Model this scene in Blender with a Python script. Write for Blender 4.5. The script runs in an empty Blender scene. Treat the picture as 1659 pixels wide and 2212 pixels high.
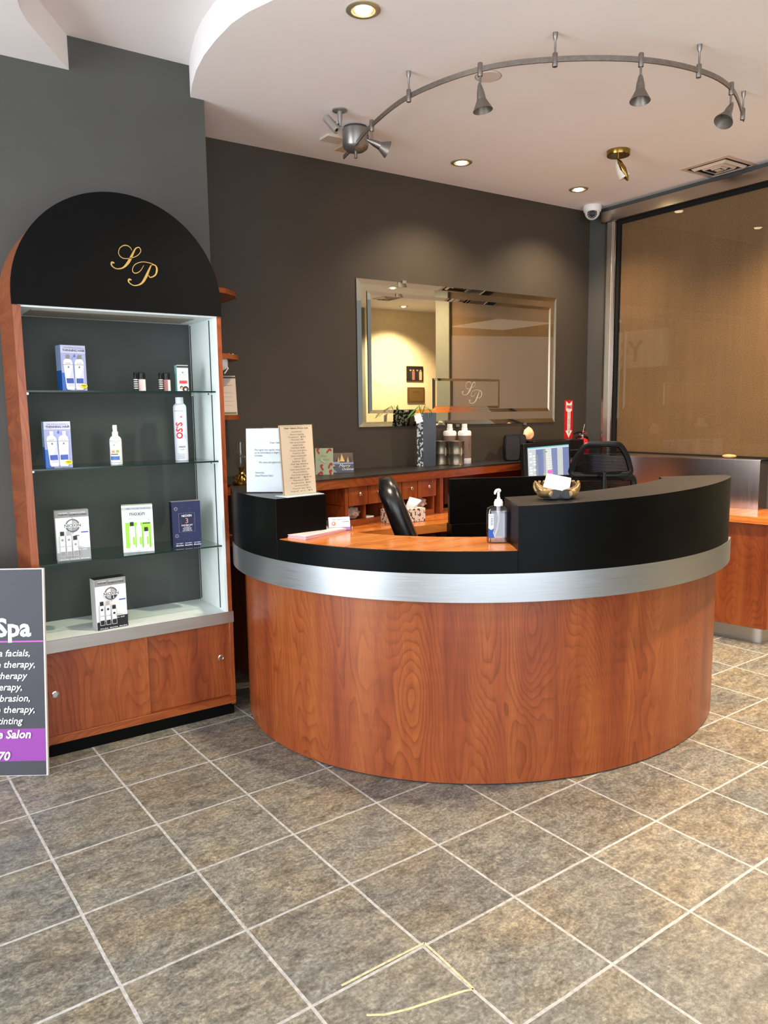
import bpy, bmesh, math, random
from mathutils import Matrix, Vector, noise
random.seed(7)
R = math.radians; PI = math.pi
SC = bpy.context.scene; COL = SC.collection

# ------------------------------------------------------------------ camera
cam_d = bpy.data.cameras.new('camera'); cam = bpy.data.objects.new('camera', cam_d); COL.objects.link(cam)
cam_d.sensor_fit = 'HORIZONTAL'; cam_d.sensor_width = 36.0
cam_d.lens = 1660.5 / 1659 * 36.0
cam_d.clip_start = 0.02
RB = ((0.82803161, -0.56053728, -0.01271268), (-0.08302689, -0.10016149, -0.99150099), (0.55449995, 0.82204965, -0.12947655))
m = Matrix.Identity(4)
for i in range(3):
    m[i][0] = RB[0][i]; m[i][1] = -RB[1][i]; m[i][2] = -RB[2][i]
m[2][3] = 1.39110951
cam.matrix_world = m
SC.camera = cam

# ------------------------------------------------------------------ world, exposure
SC.view_settings.view_transform = 'Standard'; SC.view_settings.look = 'None'
SC.view_settings.gamma = 1.0; SC.view_settings.use_curve_mapping = False
SC.view_settings.exposure = 0.15
w = bpy.data.worlds.new('world'); SC.world = w; w.use_nodes = True
w.node_tree.nodes['Background'].inputs[0].default_value = (0.80, 0.88, 1.0, 1)
w.node_tree.nodes['Background'].inputs[1].default_value = 0.35
SC.cycles.max_bounces = 8; SC.cycles.glossy_bounces = 5; SC.cycles.transparent_max_bounces = 16
SC.cycles.sample_clamp_indirect = 6.0

def lamp(kind, name, loc, energy, color, aim=None, **kw):
    d = bpy.data.lights.new(name, kind); d.energy = energy; d.color = color
    for k, v in kw.items(): setattr(d, k, v)
    o = bpy.data.objects.new(name, d); COL.objects.link(o); o.location = loc
    if aim is not None:
        o.rotation_euler = (Vector(aim) - Vector(loc)).to_track_quat('-Z', 'Y').to_euler()
    return o
COOL = (0.86, 0.93, 1.0); WARM = (1.0, 0.77, 0.52)
lamp('AREA', 'daylight_entrance', (-0.1, -2.5, 1.3), 190, COOL, (1.6, 2.4, 2.3), shape='RECTANGLE', size=5.2, size_y=2.9)
lamp('AREA', 'daylight_side', (-3.1, 2.0, 1.4), 190, COOL, (1.2, 2.0, 1.9), shape='RECTANGLE', size=2.4, size_y=2.6)
DOWN = [(1.625, 2.501, 150), (3.033, 3.62, 80), (4.047, 3.655, 80), (3.35, 1.30, 420), (4.05, 2.2, 240), (5.29, 0.44, 150), (6.34, -0.70, 420), (2.2, 0.1, 60)]
for i, (x, y, e) in enumerate(DOWN):
    lamp('SPOT', 'downlight_lamp', (x, y, 2.80), e, (1.0, 0.86, 0.62) if i in (0, 5, 6) else WARM, (x, y, 0), spot_size=R(125 if i != 3 else 100), spot_blend=0.9, shadow_soft_size=0.04)

# ------------------------------------------------------------------ materials
def lin(c):
    return tuple(((x / 255) / 12.92 if x / 255 <= 0.04045 else ((x / 255 + 0.055) / 1.055) ** 2.4) for x in c) + (1.0,)
MATS = {}
def newmat(name):
    mt = bpy.data.materials.new(name); mt.use_nodes = True; MATS[name] = mt
    nt = mt.node_tree; b = nt.nodes['Principled BSDF']
    return mt, nt, b
def N(nt, t, **kw):
    n = nt.nodes.new(t)
    for k, v in kw.items():
        if k.startswith('i_'): n.inputs[int(k[2:])].default_value = v
        else: setattr(n, k, v)
    return n
def math_n(nt, op, a, b=None):
    n = nt.nodes.new('ShaderNodeMath'); n.operation = op
    for i, x in enumerate((a, b)):
        if x is None: continue
        if hasattr(x, 'is_output'): nt.links.new(x, n.inputs[i])
        else: n.inputs[i].default_value = x
    return n.outputs[0]
def ramp(nt, fac, stops):
    r = nt.nodes.new('ShaderNodeValToRGB'); nt.links.new(fac, r.inputs[0])
    e = r.color_ramp.elements
    while len(e) < len(stops): e.new(0.5)
    for k, (p, c) in enumerate(stops): e[k].position = p; e[k].color = c
    return r.outputs[0]
def mixc(nt, fac, a, b, mode='MIX'):
    n = nt.nodes.new('ShaderNodeMix'); n.data_type = 'RGBA'; n.blend_type = mode
    for s, x in ((n.inputs[0], fac), (n.inputs[6], a), (n.inputs[7], b)):
        if hasattr(x, 'is_output'): nt.links.new(x, s)
        else: s.default_value = x
    return n.outputs[2]
def noise_n(nt, vec, scale, detail=3, rough=0.5):
    n = N(nt, 'ShaderNodeTexNoise'); n.inputs['Scale'].default_value = scale; n.inputs['Detail'].default_value = detail
    n.inputs['Roughness'].default_value = rough; nt.links.new(vec, n.inputs['Vector']); return n.outputs['Fac']
def bump(nt, b, h, strength=0.1, dist=0.002):
    n = N(nt, 'ShaderNodeBump'); n.inputs['Strength'].default_value = strength; n.inputs['Distance'].default_value = dist
    nt.links.new(h, n.inputs['Height']); nt.links.new(n.outputs[0], b.inputs['Normal'])
def mapping(nt, vec, scale=(1, 1, 1), loc=(0, 0, 0)):
    n = N(nt, 'ShaderNodeMapping'); nt.links.new(vec, n.inputs[0]); n.inputs['Scale'].default_value = scale; n.inputs['Location'].default_value = loc
    return n.outputs[0]
def mat(name, rgb, rough=0.5, metal=0.0, spec=0.5, emit=None, es=1.0, var=0.04, vscale=12, bmp=0.0, bscale=200, trans=0.0, ior=1.45, coat=0.0):
    mt, nt, b = newmat(name); c = lin(rgb)
    tc = N(nt, 'ShaderNodeTexCoord').outputs['Object']
    if var:
        f = noise_n(nt, tc, vscale)
        lo = tuple(x * (1 - var * 2) for x in c[:3]) + (1,); hi = tuple(min(1, x * (1 + var * 2)) for x in c[:3]) + (1,)
        nt.links.new(ramp(nt, f, [(0.3, lo), (0.7, hi)]), b.inputs['Base Color'])
    else: b.inputs['Base Color'].default_value = c
    b.inputs['Roughness'].default_value = rough; b.inputs['Metallic'].default_value = metal
    b.inputs['Specular IOR Level'].default_value = spec; b.inputs['IOR'].default_value = ior
    b.inputs['Transmission Weight'].default_value = trans; b.inputs['Coat Weight'].default_value = coat
    if emit: b.inputs['Emission Color'].default_value = lin(emit); b.inputs['Emission Strength'].default_value = es
    if bmp: bump(nt, b, noise_n(nt, tc, bscale, 4), bmp)
    return mt
def wood(name, c_lo, c_mid, c_hi, horiz=False, rough=0.32, seed=0.0, K=9.0, su=3.2, sv=0.95):
    mt, nt, b = newmat(name)
    uv = N(nt, 'ShaderNodeUVMap').outputs[0]
    sx, sy = (sv, su) if horiz else (su, sv)
    v0 = mapping(nt, uv, (sx, sy, 1), (seed, seed * 1.7, seed))
    warp = noise_n(nt, mapping(nt, uv, (sx * 3, sy * 2.2, 1), (seed + 4, 3, 0)), 1.0, 2)
    f = noise_n(nt, v0, 1.0, 1.2, 0.4)
    lon = N(nt, 'ShaderNodeSeparateXYZ'); nt.links.new(uv, lon.inputs[0])
    t = math_n(nt, 'MULTIPLY', f, K * 4.6)
    t = math_n(nt, 'ADD', t, math_n(nt, 'MULTIPLY', warp, 5.0))
    t = math_n(nt, 'ADD', t, math_n(nt, 'MULTIPLY', lon.outputs[1 if horiz else 0], 16.0))
    t = math_n(nt, 'FRACT', t)
    fine = noise_n(nt, mapping(nt, uv, (7, 210, 1) if horiz else (210, 7, 1)), 1.0, 3, 0.6)
    bandn = noise_n(nt, mapping(nt, uv, (0.7, 9, 1) if horiz else (9, 0.7, 1), (2, seed + 1, 0)), 1.0, 3, 0.6)
    body = ramp(nt, bandn, [(0.30, c_lo), (0.48, c_mid), (0.70, c_hi)])
    line = ramp(nt, t, [(0.0, (0.66, 0.60, 0.56, 1)), (0.10, (0.80, 0.77, 0.74, 1)), (0.35, (0.98, 0.98, 0.97, 1)), (0.85, (1.1, 1.1, 1.08, 1)), (1.0, (0.98, 0.96, 0.94, 1))])
    amp = ramp(nt, noise_n(nt, mapping(nt, uv, (1.5, 6, 1) if horiz else (6, 1.5, 1), (11, seed + 7, 0)), 1.0, 2), [(0.35, (0.25,) * 3 + (1,)), (0.6, (1,) * 3 + (1,))])
    col = mixc(nt, amp, body, line, 'MULTIPLY')
    fr = ramp(nt, fine, [(0.30, (0.80, 0.78, 0.77, 1)), (0.62, (1.06, 1.06, 1.06, 1))])
    col = mixc(nt, 0.8, col, fr, 'MULTIPLY')
    cross = ramp(nt, noise_n(nt, mapping(nt, uv, (30, 3, 1) if horiz else (3, 30, 1), (1, seed, 0)), 1.0, 2), [(0.35, (0.94, 0.94, 0.93, 1)), (0.65, (1.05, 1.05, 1.04, 1))])
    col = mixc(nt, 0.8, col, cross, 'MULTIPLY')
    nt.links.new(col, b.inputs['Base Color'])
    b.inputs['Roughness'].default_value = rough; b.inputs['Specular IOR Level'].default_value = 0.45
    bump(nt, b, fine, 0.04, 0.001)
    return mt
WLO, WMID, WHI = lin((116, 50, 25)), lin((137, 66, 31)), lin((152, 83, 39))
M_WOOD = wood('cherry_wood', WLO, WMID, WHI)
M_WOODH = wood('cherry_wood_horizontal', WLO, WMID, WHI, horiz=True, seed=3.3, rough=0.28)
M_WOODB = wood('cherry_wood_side', WLO, WMID, WHI, seed=7.7, K=6)
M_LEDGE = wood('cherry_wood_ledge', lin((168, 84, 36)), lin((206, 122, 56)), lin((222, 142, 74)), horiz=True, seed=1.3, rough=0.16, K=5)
M_BLACK = mat('black_laminate', (8, 8, 8), rough=0.34, spec=0.09, var=0.1, vscale=4, bmp=0.03, bscale=400)
M_BLACKTOP = mat('black_laminate_top', (34, 33, 33), rough=0.38, var=0.15, vscale=60, bmp=0.06, bscale=600)
M_ARCH = mat('black_arch_laminate', (7, 6, 6), rough=0.6, var=0.1, spec=0.12)
M_BLACKP = mat('black_plastic', (13, 13, 14), rough=0.35, spec=0.35)
M_RUBBER = mat('black_rubber', (18, 18, 18), rough=0.8)
M_WALL = mat('charcoal_wall_paint', (80, 80, 77), rough=0.62, var=0.03, vscale=3, bmp=0.05, bscale=250, spec=0.35)
M_WALLB = mat('taupe_charcoal_wall_paint', (66, 59, 51), rough=0.6, var=0.03, vscale=3, bmp=0.05, bscale=250, spec=0.35)
M_CEIL = mat('white_ceiling_paint', (246, 240, 238), rough=0.9, var=0.01, vscale=2, bmp=0.04, bscale=180, spec=0.2)
M_CREAM = mat('cream_wall_paint', (240, 222, 184), rough=0.8, var=0.02, spec=0.3)
M_SAGE = mat('sage_column_paint', (128, 128, 112), rough=0.7, var=0.02)
M_WHITE = mat('white_melamine', (226, 234, 233), rough=0.45, var=0.02)
M_DARKBACK = mat('dark_back_panel', (62, 66, 63), rough=0.6, var=0.03, vscale=5)
M_SLOT = mat('black_slot', (12, 14, 15), rough=0.6)
M_WHITEP = mat('white_plastic', (236, 236, 234), rough=0.35, var=0.01)
M_PAPER = mat('white_paper', (238, 241, 246), rough=0.7, var=0.01)
M_INK = mat('black_ink', (48, 46, 48), rough=0.7, var=0)
M_CHROME = mat('chrome', (205, 205, 205), rough=0.12, metal=1.0, var=0)
M_NICKEL = mat('brushed_nickel', (150, 145, 140), rough=0.36, metal=1.0, var=0.06, vscale=60)
M_BRASS = mat('antique_brass', (150, 122, 62), rough=0.25, metal=1.0, var=0.08, vscale=60)
M_GOLD = mat('gold_foil', (196, 160, 86), rough=0.4, metal=0.6, var=0.05, vscale=40)
M_SILVINK = mat('frosted_etching', (188, 182, 166), rough=0.6, var=0)
M_LEATHER = mat('black_leather', (20, 20, 20), rough=0.26, var=0.2, vscale=60, bmp=0.12, bscale=350, spec=0.6)
M_RED = mat('red_sign_paint', (196, 28, 34), rough=0.35, var=0.02)
M_BRONZE = mat('pale_bronze', (142, 118, 82), rough=0.42, metal=0.75, var=0.25, vscale=30)
M_SLATEEND = mat('dark_cut_stone', (58, 58, 60), rough=0.8, var=0.15, vscale=80)
M_VOID = mat('dark_void', (6, 6, 6), rough=0.9, var=0)
M_MALLFLOOR = mat('mall_floor', (170, 165, 158), rough=0.4)

def brushed(name, rgb, rough, axis_scale):
    mt, nt, b = newmat(name)
    uv = N(nt, 'ShaderNodeUVMap').outputs[0]
    f = noise_n(nt, mapping(nt, uv, axis_scale), 1.0, 4, 0.7)
    c = lin(rgb)
    nt.links.new(ramp(nt, f, [(0.25, tuple(x * .88 for x in c[:3]) + (1,)), (0.75, tuple(min(1, x * 1.1) for x in c[:3]) + (1,))]), b.inputs['Base Color'])
    b.inputs['Metallic'].default_value = 1.0
    nt.links.new(ramp(nt, f, [(0.2, (rough * .85,) * 3 + (1,)), (0.8, (rough * 1.15,) * 3 + (1,))]), b.inputs['Roughness'])
    bump(nt, b, f, 0.03, 0.0005)
    return mt
M_BAND = brushed('brushed_aluminium_band', (178, 182, 186), 0.38, (6, 260, 1))
M_SS = brushed('brushed_stainless', (168, 156, 148), 0.2, (220, 3, 1))
M_SSF = brushed('stainless_frame', (176, 166, 154), 0.24, (3, 200, 1))
M_JAMB = brushed('stainless_jamb', (206, 200, 192), 0.4, (200, 3, 1))
M_ALUSTRIP = brushed('aluminium_edge', (176, 170, 164), 0.42, (4, 240, 1))

# slate tile floor
mt, nt, b = newmat('slate_tile_floor'); M_FLOOR = mt
obv = N(nt, 'ShaderNodeTexCoord').outputs['Object']
va = N(nt, 'ShaderNodeVectorMath', operation='ADD'); nt.links.new(obv, va.inputs[0]); va.inputs[1].default_value = (-0.3754917, -2.81745214, 0)
vr = N(nt, 'ShaderNodeVectorRotate', rotation_type='Z_AXIS'); nt.links.new(va.outputs[0], vr.inputs['Vector']); vr.inputs['Angle'].default_value = R(-2.2)
tv = N(nt, 'ShaderNodeVectorMath', operation='SCALE'); nt.links.new(vr.outputs[0], tv.inputs[0]); tv.inputs['Scale'].default_value = 1 / 0.34
sp = N(nt, 'ShaderNodeSeparateXYZ'); nt.links.new(tv.outputs[0], sp.inputs[0])
wob = noise_n(nt, obv, 9.0, 3)
def edge(c):
    c2 = math_n(nt, 'ADD', c, math_n(nt, 'MULTIPLY', math_n(nt, 'SUBTRACT', wob, 0.5), 0.012))
    fr = math_n(nt, 'FRACT', c2)
    return math_n(nt, 'MINIMUM', fr, math_n(nt, 'SUBTRACT', 1.0, fr))
ed = math_n(nt, 'MINIMUM', edge(sp.outputs[0]), edge(sp.outputs[1]))
fl = N(nt, 'ShaderNodeVectorMath', operation='FLOOR'); nt.links.new(tv.outputs[0], fl.inputs[0])
wn = N(nt, 'ShaderNodeTexWhiteNoise', noise_dimensions='3D'); nt.links.new(fl.outputs[0], wn.inputs['Vector'])
offv = N(nt, 'ShaderNodeVectorMath', operation='SCALE'); nt.links.new(wn.outputs['Color'], offv.inputs[0]); offv.inputs['Scale'].default_value = 20
pv = N(nt, 'ShaderNodeVectorMath', operation='ADD'); nt.links.new(vr.outputs[0], pv.inputs[0]); nt.links.new(offv.outputs[0], pv.inputs[1])
pvo = pv.outputs[0]
wv = N(nt, 'ShaderNodeTexNoise'); nt.links.new(pvo, wv.inputs['Vector']); wv.inputs['Scale'].default_value = 5; wv.inputs['Detail'].default_value = 3
pw = N(nt, 'ShaderNodeVectorMath', operation='MULTIPLY_ADD'); nt.links.new(wv.outputs['Color'], pw.inputs[0]); pw.inputs[1].default_value = (0.035, 0.035, 0); nt.links.new(pvo, pw.inputs[2])
n1 = noise_n(nt, mapping(nt, pw.outputs[0], (16, 26, 1)), 1.0, 8, 0.72)
n2 = noise_n(nt, mapping(nt, pw.outputs[0], (85, 95, 1)), 1.0, 6, 0.8)
nr = noise_n(nt, mapping(nt, pw.outputs[0], (9, 17, 1), (7, 3, 0)), 1.0, 7, 0.68)
rid = math_n(nt, 'ABSOLUTE', math_n(nt, 'SUBTRACT', nr, 0.5))
n3 = noise_n(nt, mapping(nt, pvo, (3, 5, 1), (5, 1, 0)), 1.0, 3, 0.5)
base = ramp(nt, n3, [(0.32, lin((114, 115, 112))), (0.5, lin((124, 121, 112))), (0.68, lin((130, 121, 105)))])
cc = mixc(nt, 0.9, base, ramp(nt, n1, [(0.34, (0.5, 0.49, 0.48, 1)), (0.48, (0.92, 0.92, 0.93, 1)), (0.62, (1.12, 1.11, 1.08, 1)), (0.8, (1.35, 1.34, 1.3, 1))]), 'MULTIPLY')
cc = mixc(nt, 1.0, cc, ramp(nt, n2, [(0.33, (0.42, 0.41, 0.4, 1)), (0.5, (0.98, 0.98, 0.98, 1)), (0.66, (1.7, 1.66, 1.55, 1))]), 'MULTIPLY')
cc = mixc(nt, 0.85, cc, ramp(nt, rid, [(0.0, (1.38, 1.36, 1.3, 1)), (0.018, (1.06, 1.06, 1.05, 1)), (0.05, (0.98, 0.98, 0.98, 1)), (0.11, (0.74, 0.735, 0.73, 1))]), 'MULTIPLY')
tint = mixc(nt, 0.5, (1, 1, 1, 1), mixc(nt, wn.outputs['Value'], (0.8, 0.8, 0.82, 1), (1.14, 1.12, 1.08, 1)), 'MULTIPLY')
cc = mixc(nt, 1.0, cc, tint, 'MULTIPLY')
gm = math_n(nt, 'LESS_THAN', ed, 0.0125)
gc = ramp(nt, noise_n(nt, obv, 60, 4), [(0.3, lin((150, 150, 149))), (0.7, lin((192, 192, 190)))])
cc = mixc(nt, gm, cc, gc)
nt.links.new(cc, b.inputs['Base Color'])
nt.links.new(ramp(nt, n2, [(0.3, (0.34,) * 3 + (1,)), (0.7, (0.52,) * 3 + (1,))]), b.inputs['Roughness'])
b.inputs['Specular IOR Level'].default_value = 0.5
hh = math_n(nt, 'ADD', math_n(nt, 'MULTIPLY', n1, 1.0), math_n(nt, 'MULTIPLY', n2, 0.35))
hh = math_n(nt, 'MULTIPLY', hh, math_n(nt, 'SUBTRACT', 1.0, math_n(nt, 'MULTIPLY', gm, 0.8)))
bump(nt, b, hh, 0.3, 0.0035)

# brown woven screen behind the window glass
mt, nt, b = newmat('brown_woven_screen'); M_SCREEN = mt
ob = N(nt, 'ShaderNodeTexCoord').outputs['Object']
f1 = noise_n(nt, mapping(nt, ob, (1, 160, 160)), 1.0, 3, 0.8); f2 = noise_n(nt, mapping(nt, ob, (1, 22, 1.2)), 1.0, 3); f3 = noise_n(nt, ob, 2.2, 2)
c0 = ramp(nt, f1, [(0.28, lin((92, 70, 50))), (0.5, lin((124, 98, 74))), (0.72, lin((146, 120, 94)))])
c0 = mixc(nt, 0.8, c0, ramp(nt, f2, [(0.3, (0.94, 0.93, 0.92, 1)), (0.7, (1.05, 1.05, 1.05, 1))]), 'MULTIPLY')
c0 = mixc(nt, 1.0, c0, ramp(nt, f3, [(0.3, (0.9, 0.9, 0.92, 1)), (0.7, (1.08, 1.04, 1.0, 1))]), 'MULTIPLY')
nt.links.new(c0, b.inputs['Base Color']); b.inputs['Roughness'].default_value = 0.8; b.inputs['Specular IOR Level'].default_value = 0.1

def glassy(name, rgb, refl=0.05, tint=0.9, rough=0.0, f0=1.45, fm=1.0):
    mt, nt, b = newmat(name); nt.nodes.remove(b)
    out = [n for n in nt.nodes if n.type == 'OUTPUT_MATERIAL'][0]
    tr = N(nt, 'ShaderNodeBsdfTransparent'); gl = N(nt, 'ShaderNodeBsdfGlossy'); gl.inputs['Roughness'].default_value = rough
    c = lin(rgb); tr.inputs[0].default_value = tuple(tint * x for x in c[:3]) + (1,)
    fr = N(nt, 'ShaderNodeFresnel'); fr.inputs[0].default_value = f0; gb_ = N(nt, 'ShaderNodeNewGeometry')
    mx = N(nt, 'ShaderNodeMixShader'); nt.links.new(math_n(nt, 'MULTIPLY', math_n(nt, 'ADD', math_n(nt, 'MULTIPLY', fr.outputs[0], fm), refl), math_n(nt, 'SUBTRACT', 1.0, gb_.outputs['Backfacing'])), mx.inputs[0])
    nt.links.new(tr.outputs[0], mx.inputs[1]); nt.links.new(gl.outputs[0], mx.inputs[2]); nt.links.new(mx.outputs[0], out.inputs[0])
    return mt
M_GLASS = glassy('window_glass', (250, 250, 246), 0.0, 0.98, 0.0, 1.5, 0.6)
M_SHELFGLASS = glassy('shelf_glass', (236, 246, 242), 0.03, 0.95)
M_GLASSEDGE = mat('green_glass_edge', (14, 40, 36), rough=0.15, var=0)
M_ACRYLIC = glassy('clear_acrylic', (250, 252, 252), 0.04, 0.97)
M_LIQUID = glassy('clear_gel', (236, 234, 240), 0.06, 0.93)
M_MIRROR = mat('mirror_silver', (214, 208, 190), rough=0.012, metal=1.0, var=0)
M_MIRROR2 = mat('mirror_bevel', (208, 202, 184), rough=0.02, metal=1.0, var=0)
M_LAMPGLOW = mat('halogen_bulb', (255, 240, 200), emit=(255, 232, 180), es=30, var=0)
M_FROST = mat('frosted_glass', (226, 216, 205), rough=0.5, var=0.02)
# salt lamp
mt, nt, b = newmat('glowing_salt_rock'); M_SALT = mt
ob = N(nt, 'ShaderNodeTexCoord').outputs['Object']
c0 = ramp(nt, noise_n(nt, ob, 26, 5, 0.7), [(0.3, lin((226, 120, 66))), (0.55, lin((250, 190, 140))), (0.75, lin((255, 226, 190)))])
nt.links.new(c0, b.inputs['Base Color']); nt.links.new(c0, b.inputs['Emission Color']); b.inputs['Emission Strength'].default_value = 0.55
b.inputs['Roughness'].default_value = 0.5; bump(nt, b, noise_n(nt, ob, 40, 4), 0.4, 0.004)
# deer print
mt, nt, b = newmat('deer_print_card'); M_DEER = mt
uvn = N(nt, 'ShaderNodeUVMap').outputs[0]
f = noise_n(nt, mapping(nt, uvn, (60, 34, 1)), 1.0, 3, 0.55)
nt.links.new(ramp(nt, f, [(0.0, lin((54, 42, 40))), (0.43, lin((64, 52, 48))), (0.47, lin((224, 214, 206))), (1.0, lin((232, 224, 216)))]), b.inputs['Base Color']); b.inputs['Roughness'].default_value = 0.6
# leaf print ribbon
mt, nt, b = newmat('black_white_leaf_print'); M_LEAF = mt
f = noise_n(nt, mapping(nt, N(nt, 'ShaderNodeTexCoord').outputs['Object'], (70, 70, 60)), 1.0, 2, 0.5)
nt.links.new(ramp(nt, f, [(0.0, lin((14, 14, 16))), (0.52, lin((18, 18, 20))), (0.56, lin((190, 196, 196))), (1.0, lin((215, 218, 218)))]), b.inputs['Base Color'])
# chair mesh: woven slats with real gaps done by transparency
mt, nt, b = newmat('black_chair_mesh'); M_MESH = mt
out = [n for n in nt.nodes if n.type == 'OUTPUT_MATERIAL'][0]
b.inputs['Base Color'].default_value = lin((14, 13, 13)); b.inputs['Roughness'].default_value = 0.8; b.inputs['Specular IOR Level'].default_value = 0.1
s = N(nt, 'ShaderNodeSeparateXYZ'); nt.links.new(N(nt, 'ShaderNodeTexCoord').outputs['Object'], s.inputs[0])
rows = math_n(nt, 'GREATER_THAN', math_n(nt, 'FRACT', math_n(nt, 'MULTIPLY', s.outputs[2], 1 / 0.0085)), 0.76)
tr = N(nt, 'ShaderNodeBsdfTransparent'); mx = N(nt, 'ShaderNodeMixShader'); nt.links.new(rows, mx.inputs[0])
nt.links.new(b.outputs[0], mx.inputs[1]); nt.links.new(tr.outputs[0], mx.inputs[2]); nt.links.new(mx.outputs[0], out.inputs[0])
_flat = {}
def F(rgb, rough=0.55, metal=0.0):
    k = (rgb, rough, metal)
    if k not in _flat: _flat[k] = mat('print_%02x%02x%02x' % rgb, rgb, rough=rough, metal=metal, var=0.015)
    return _flat[k]

# ------------------------------------------------------------------ mesh builder
_txt = {}
def text_geo(s, bold=0.0, shear=0.0):
    k = (s, bold, shear)
    if k not in _txt:
        c = bpy.data.curves.new('t', 'FONT'); c.body = s; c.align_x = 'CENTER'; c.align_y = 'CENTER'; c.resolution_u = 2; c.offset = bold; c.shear = shear
        o = bpy.data.objects.new('t', c); me = bpy.data.meshes.new_from_object(o)
        _txt[k] = ([(v.co.x, v.co.y) for v in me.vertices], [tuple(p.vertices) for p in me.polygons])
        bpy.data.objects.remove(o); bpy.data.meshes.remove(me)
    return _txt[k]

class M:
    def __init__(s): s.v = []; s.f = []; s.mi = []; s.uv = []; s.ms = []; s.T = Matrix.Identity(4); s.P = None; s.k = 0
    def slot(s, mt):
        if mt not in s.ms: s.ms.append(mt)
        return s.ms.index(mt)
    def add(s, pts, faces, mt, uvs=None):
        o = len(s.v); i = s.slot(mt)
        for p in pts: s.v.append(s.T @ Vector(p))
        for n, f in enumerate(faces):
            s.f.append([o + a for a in f]); s.mi.append(i)
            if uvs: s.uv.append([uvs[a] for a in f] if not isinstance(uvs, dict) else uvs[n])
            else:
                P = [Vector(pts[a]) for a in f]; nr = Vector((0, 0, 0))
                for q in range(len(P)):
                    a_, b_ = P[q], P[(q + 1) % len(P)]; nr += Vector(((a_.y - b_.y) * (a_.z + b_.z), (a_.z - b_.z) * (a_.x + b_.x), (a_.x - b_.x) * (a_.y + b_.y)))
                ax = max(range(3), key=lambda q: abs(nr[q]))
                s.uv.append([(p.y, p.z) if ax == 0 else (p.x, p.z) if ax == 1 else (p.x, p.y) for p in P])
        return s
    def box(s, x0, x1, y0, y1, z0, z1, mt):
        p = [(x, y, z) for z in (z0, z1) for y in (y0, y1) for x in (x0, x1)]
        return s.add(p, [(0, 2, 3, 1), (4, 5, 7, 6), (0, 1, 5, 4), (2, 6, 7, 3), (0, 4, 6, 2), (1, 3, 7, 5)], mt)
    def prism(s, poly, z0, z1, mt, mtop=None, axis='z', zt=None):
        """poly in the plane across axis; z0, z1 along it. zt(x,y): optional top height"""
        n = len(poly); area = sum(poly[i][0] * poly[(i + 1) % n][1] - poly[(i + 1) % n][0] * poly[i][1] for i in range(n))
        flip = (area < 0) != (axis == 'y')
        if flip: poly = poly[::-1]
        def P(a, b_, c): return (a, b_, c) if axis == 'z' else (a, c, b_) if axis == 'y' else (c, a, b_)
        if z0 > z1: z0, z1 = z1, z0
        if axis == 'y': lo, hi = z0, z1
        else: lo, hi = z0, z1
        pts = [P(a, b_, lo) for a, b_ in poly] + [P(a, b_, (zt(a, b_) if zt else hi)) for a, b_ in poly]
        L = [0]
        for i in range(n): L.append(L[-1] + math.dist(poly[i], poly[(i + 1) % n]))
        s.add(pts, [tuple(range(n))[::-1]], mtop or mt); s.add(pts, [tuple(range(n, 2 * n))], mtop or mt)
        fs = []; uv = {}
        for i in range(n):
            j = (i + 1) % n; fs.append((i, j, n + j, n + i))
            uv[i] = [(L[i], lo), (L[i + 1], lo), (L[i + 1], hi), (L[i], hi)]
        return s.add(pts, fs, mt, uv)
    def lathe(s, prof, mt, n=24, caps=True, sx=1.0, sy=1.0):
        pts = []; k = len(prof)
        for r, z in prof:
            for i in range(n):
                a = 2 * PI * i / n; pts.append((r * sx * math.cos(a), r * sy * math.sin(a), z))
        fs = []; uv = {}
        for j in range(k - 1):
            for i in range(n):
                i2 = (i + 1) % n; uv[len(fs)] = [(i / n, prof[j][1]), ((i + 1) / n, prof[j][1]), ((i + 1) / n, prof[j + 1][1]), (i / n, prof[j + 1][1])]
                fs.append((j * n + i, j * n + i2, (j + 1) * n + i2, (j + 1) * n + i))
        s.add(pts, fs, mt, uv)
        if caps:
            if prof[0][0] > 1e-5: s.add(pts, [tuple(range(n))[::-1]], mt)
            if prof[-1][0] > 1e-5: s.add(pts, [tuple(range((k - 1) * n, k * n))], mt)
        return s
    def tube(s, pts, r, mt, n=8, closed=False, flat=None):
        P = [Vector(p) for p in pts]; K = len(P); rr = r if isinstance(r, (list, tuple)) else [r] * K
        up = Vector((0, 0, 1)); vs = []; prev = None
        for i, p in enumerate(P):
            a = P[(i - 1) % K] if (closed or i) else p; b_ = P[(i + 1) % K] if (closed or i < K - 1) else p
            t = (b_ - a).normalized()
            u = (up.cross(t) if abs(t.z) < 0.95 else Vector((1, 0, 0)).cross(t)) if prev is None else prev - t * prev.dot(t)
            u.normalize(); prev = u; v = t.cross(u)
            for q in range(n):
                an = 2 * PI * q / n; vs.append(tuple(p + u * rr[i] * math.cos(an) * (flat[0] if flat else 1) + v * rr[i] * math.sin(an) * (flat[1] if flat else 1)))
        fs = [(i * n + q, i * n + (q + 1) % n, ((i + 1) % K) * n + (q + 1) % n, ((i + 1) % K) * n + q) for i in range(K if closed else K - 1) for q in range(n)]
        if not closed: fs += [tuple(range(n))[::-1], tuple(range((K - 1) * n, K * n))]
        return s.add(vs, fs, mt)
    # printing on a local vertical plane y = s.py (facing -y)
    def on(s, y, z0=0.0, x0=0.0): s.P = (x0, y, z0); s.k = 0; return s
    def pp(s, q, lay=None):
        x0, y, z0 = s.P; return (x0 + q[0], y - 0.0004 * (1 + (s.k if lay is None else lay)), z0 + q[1])
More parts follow.
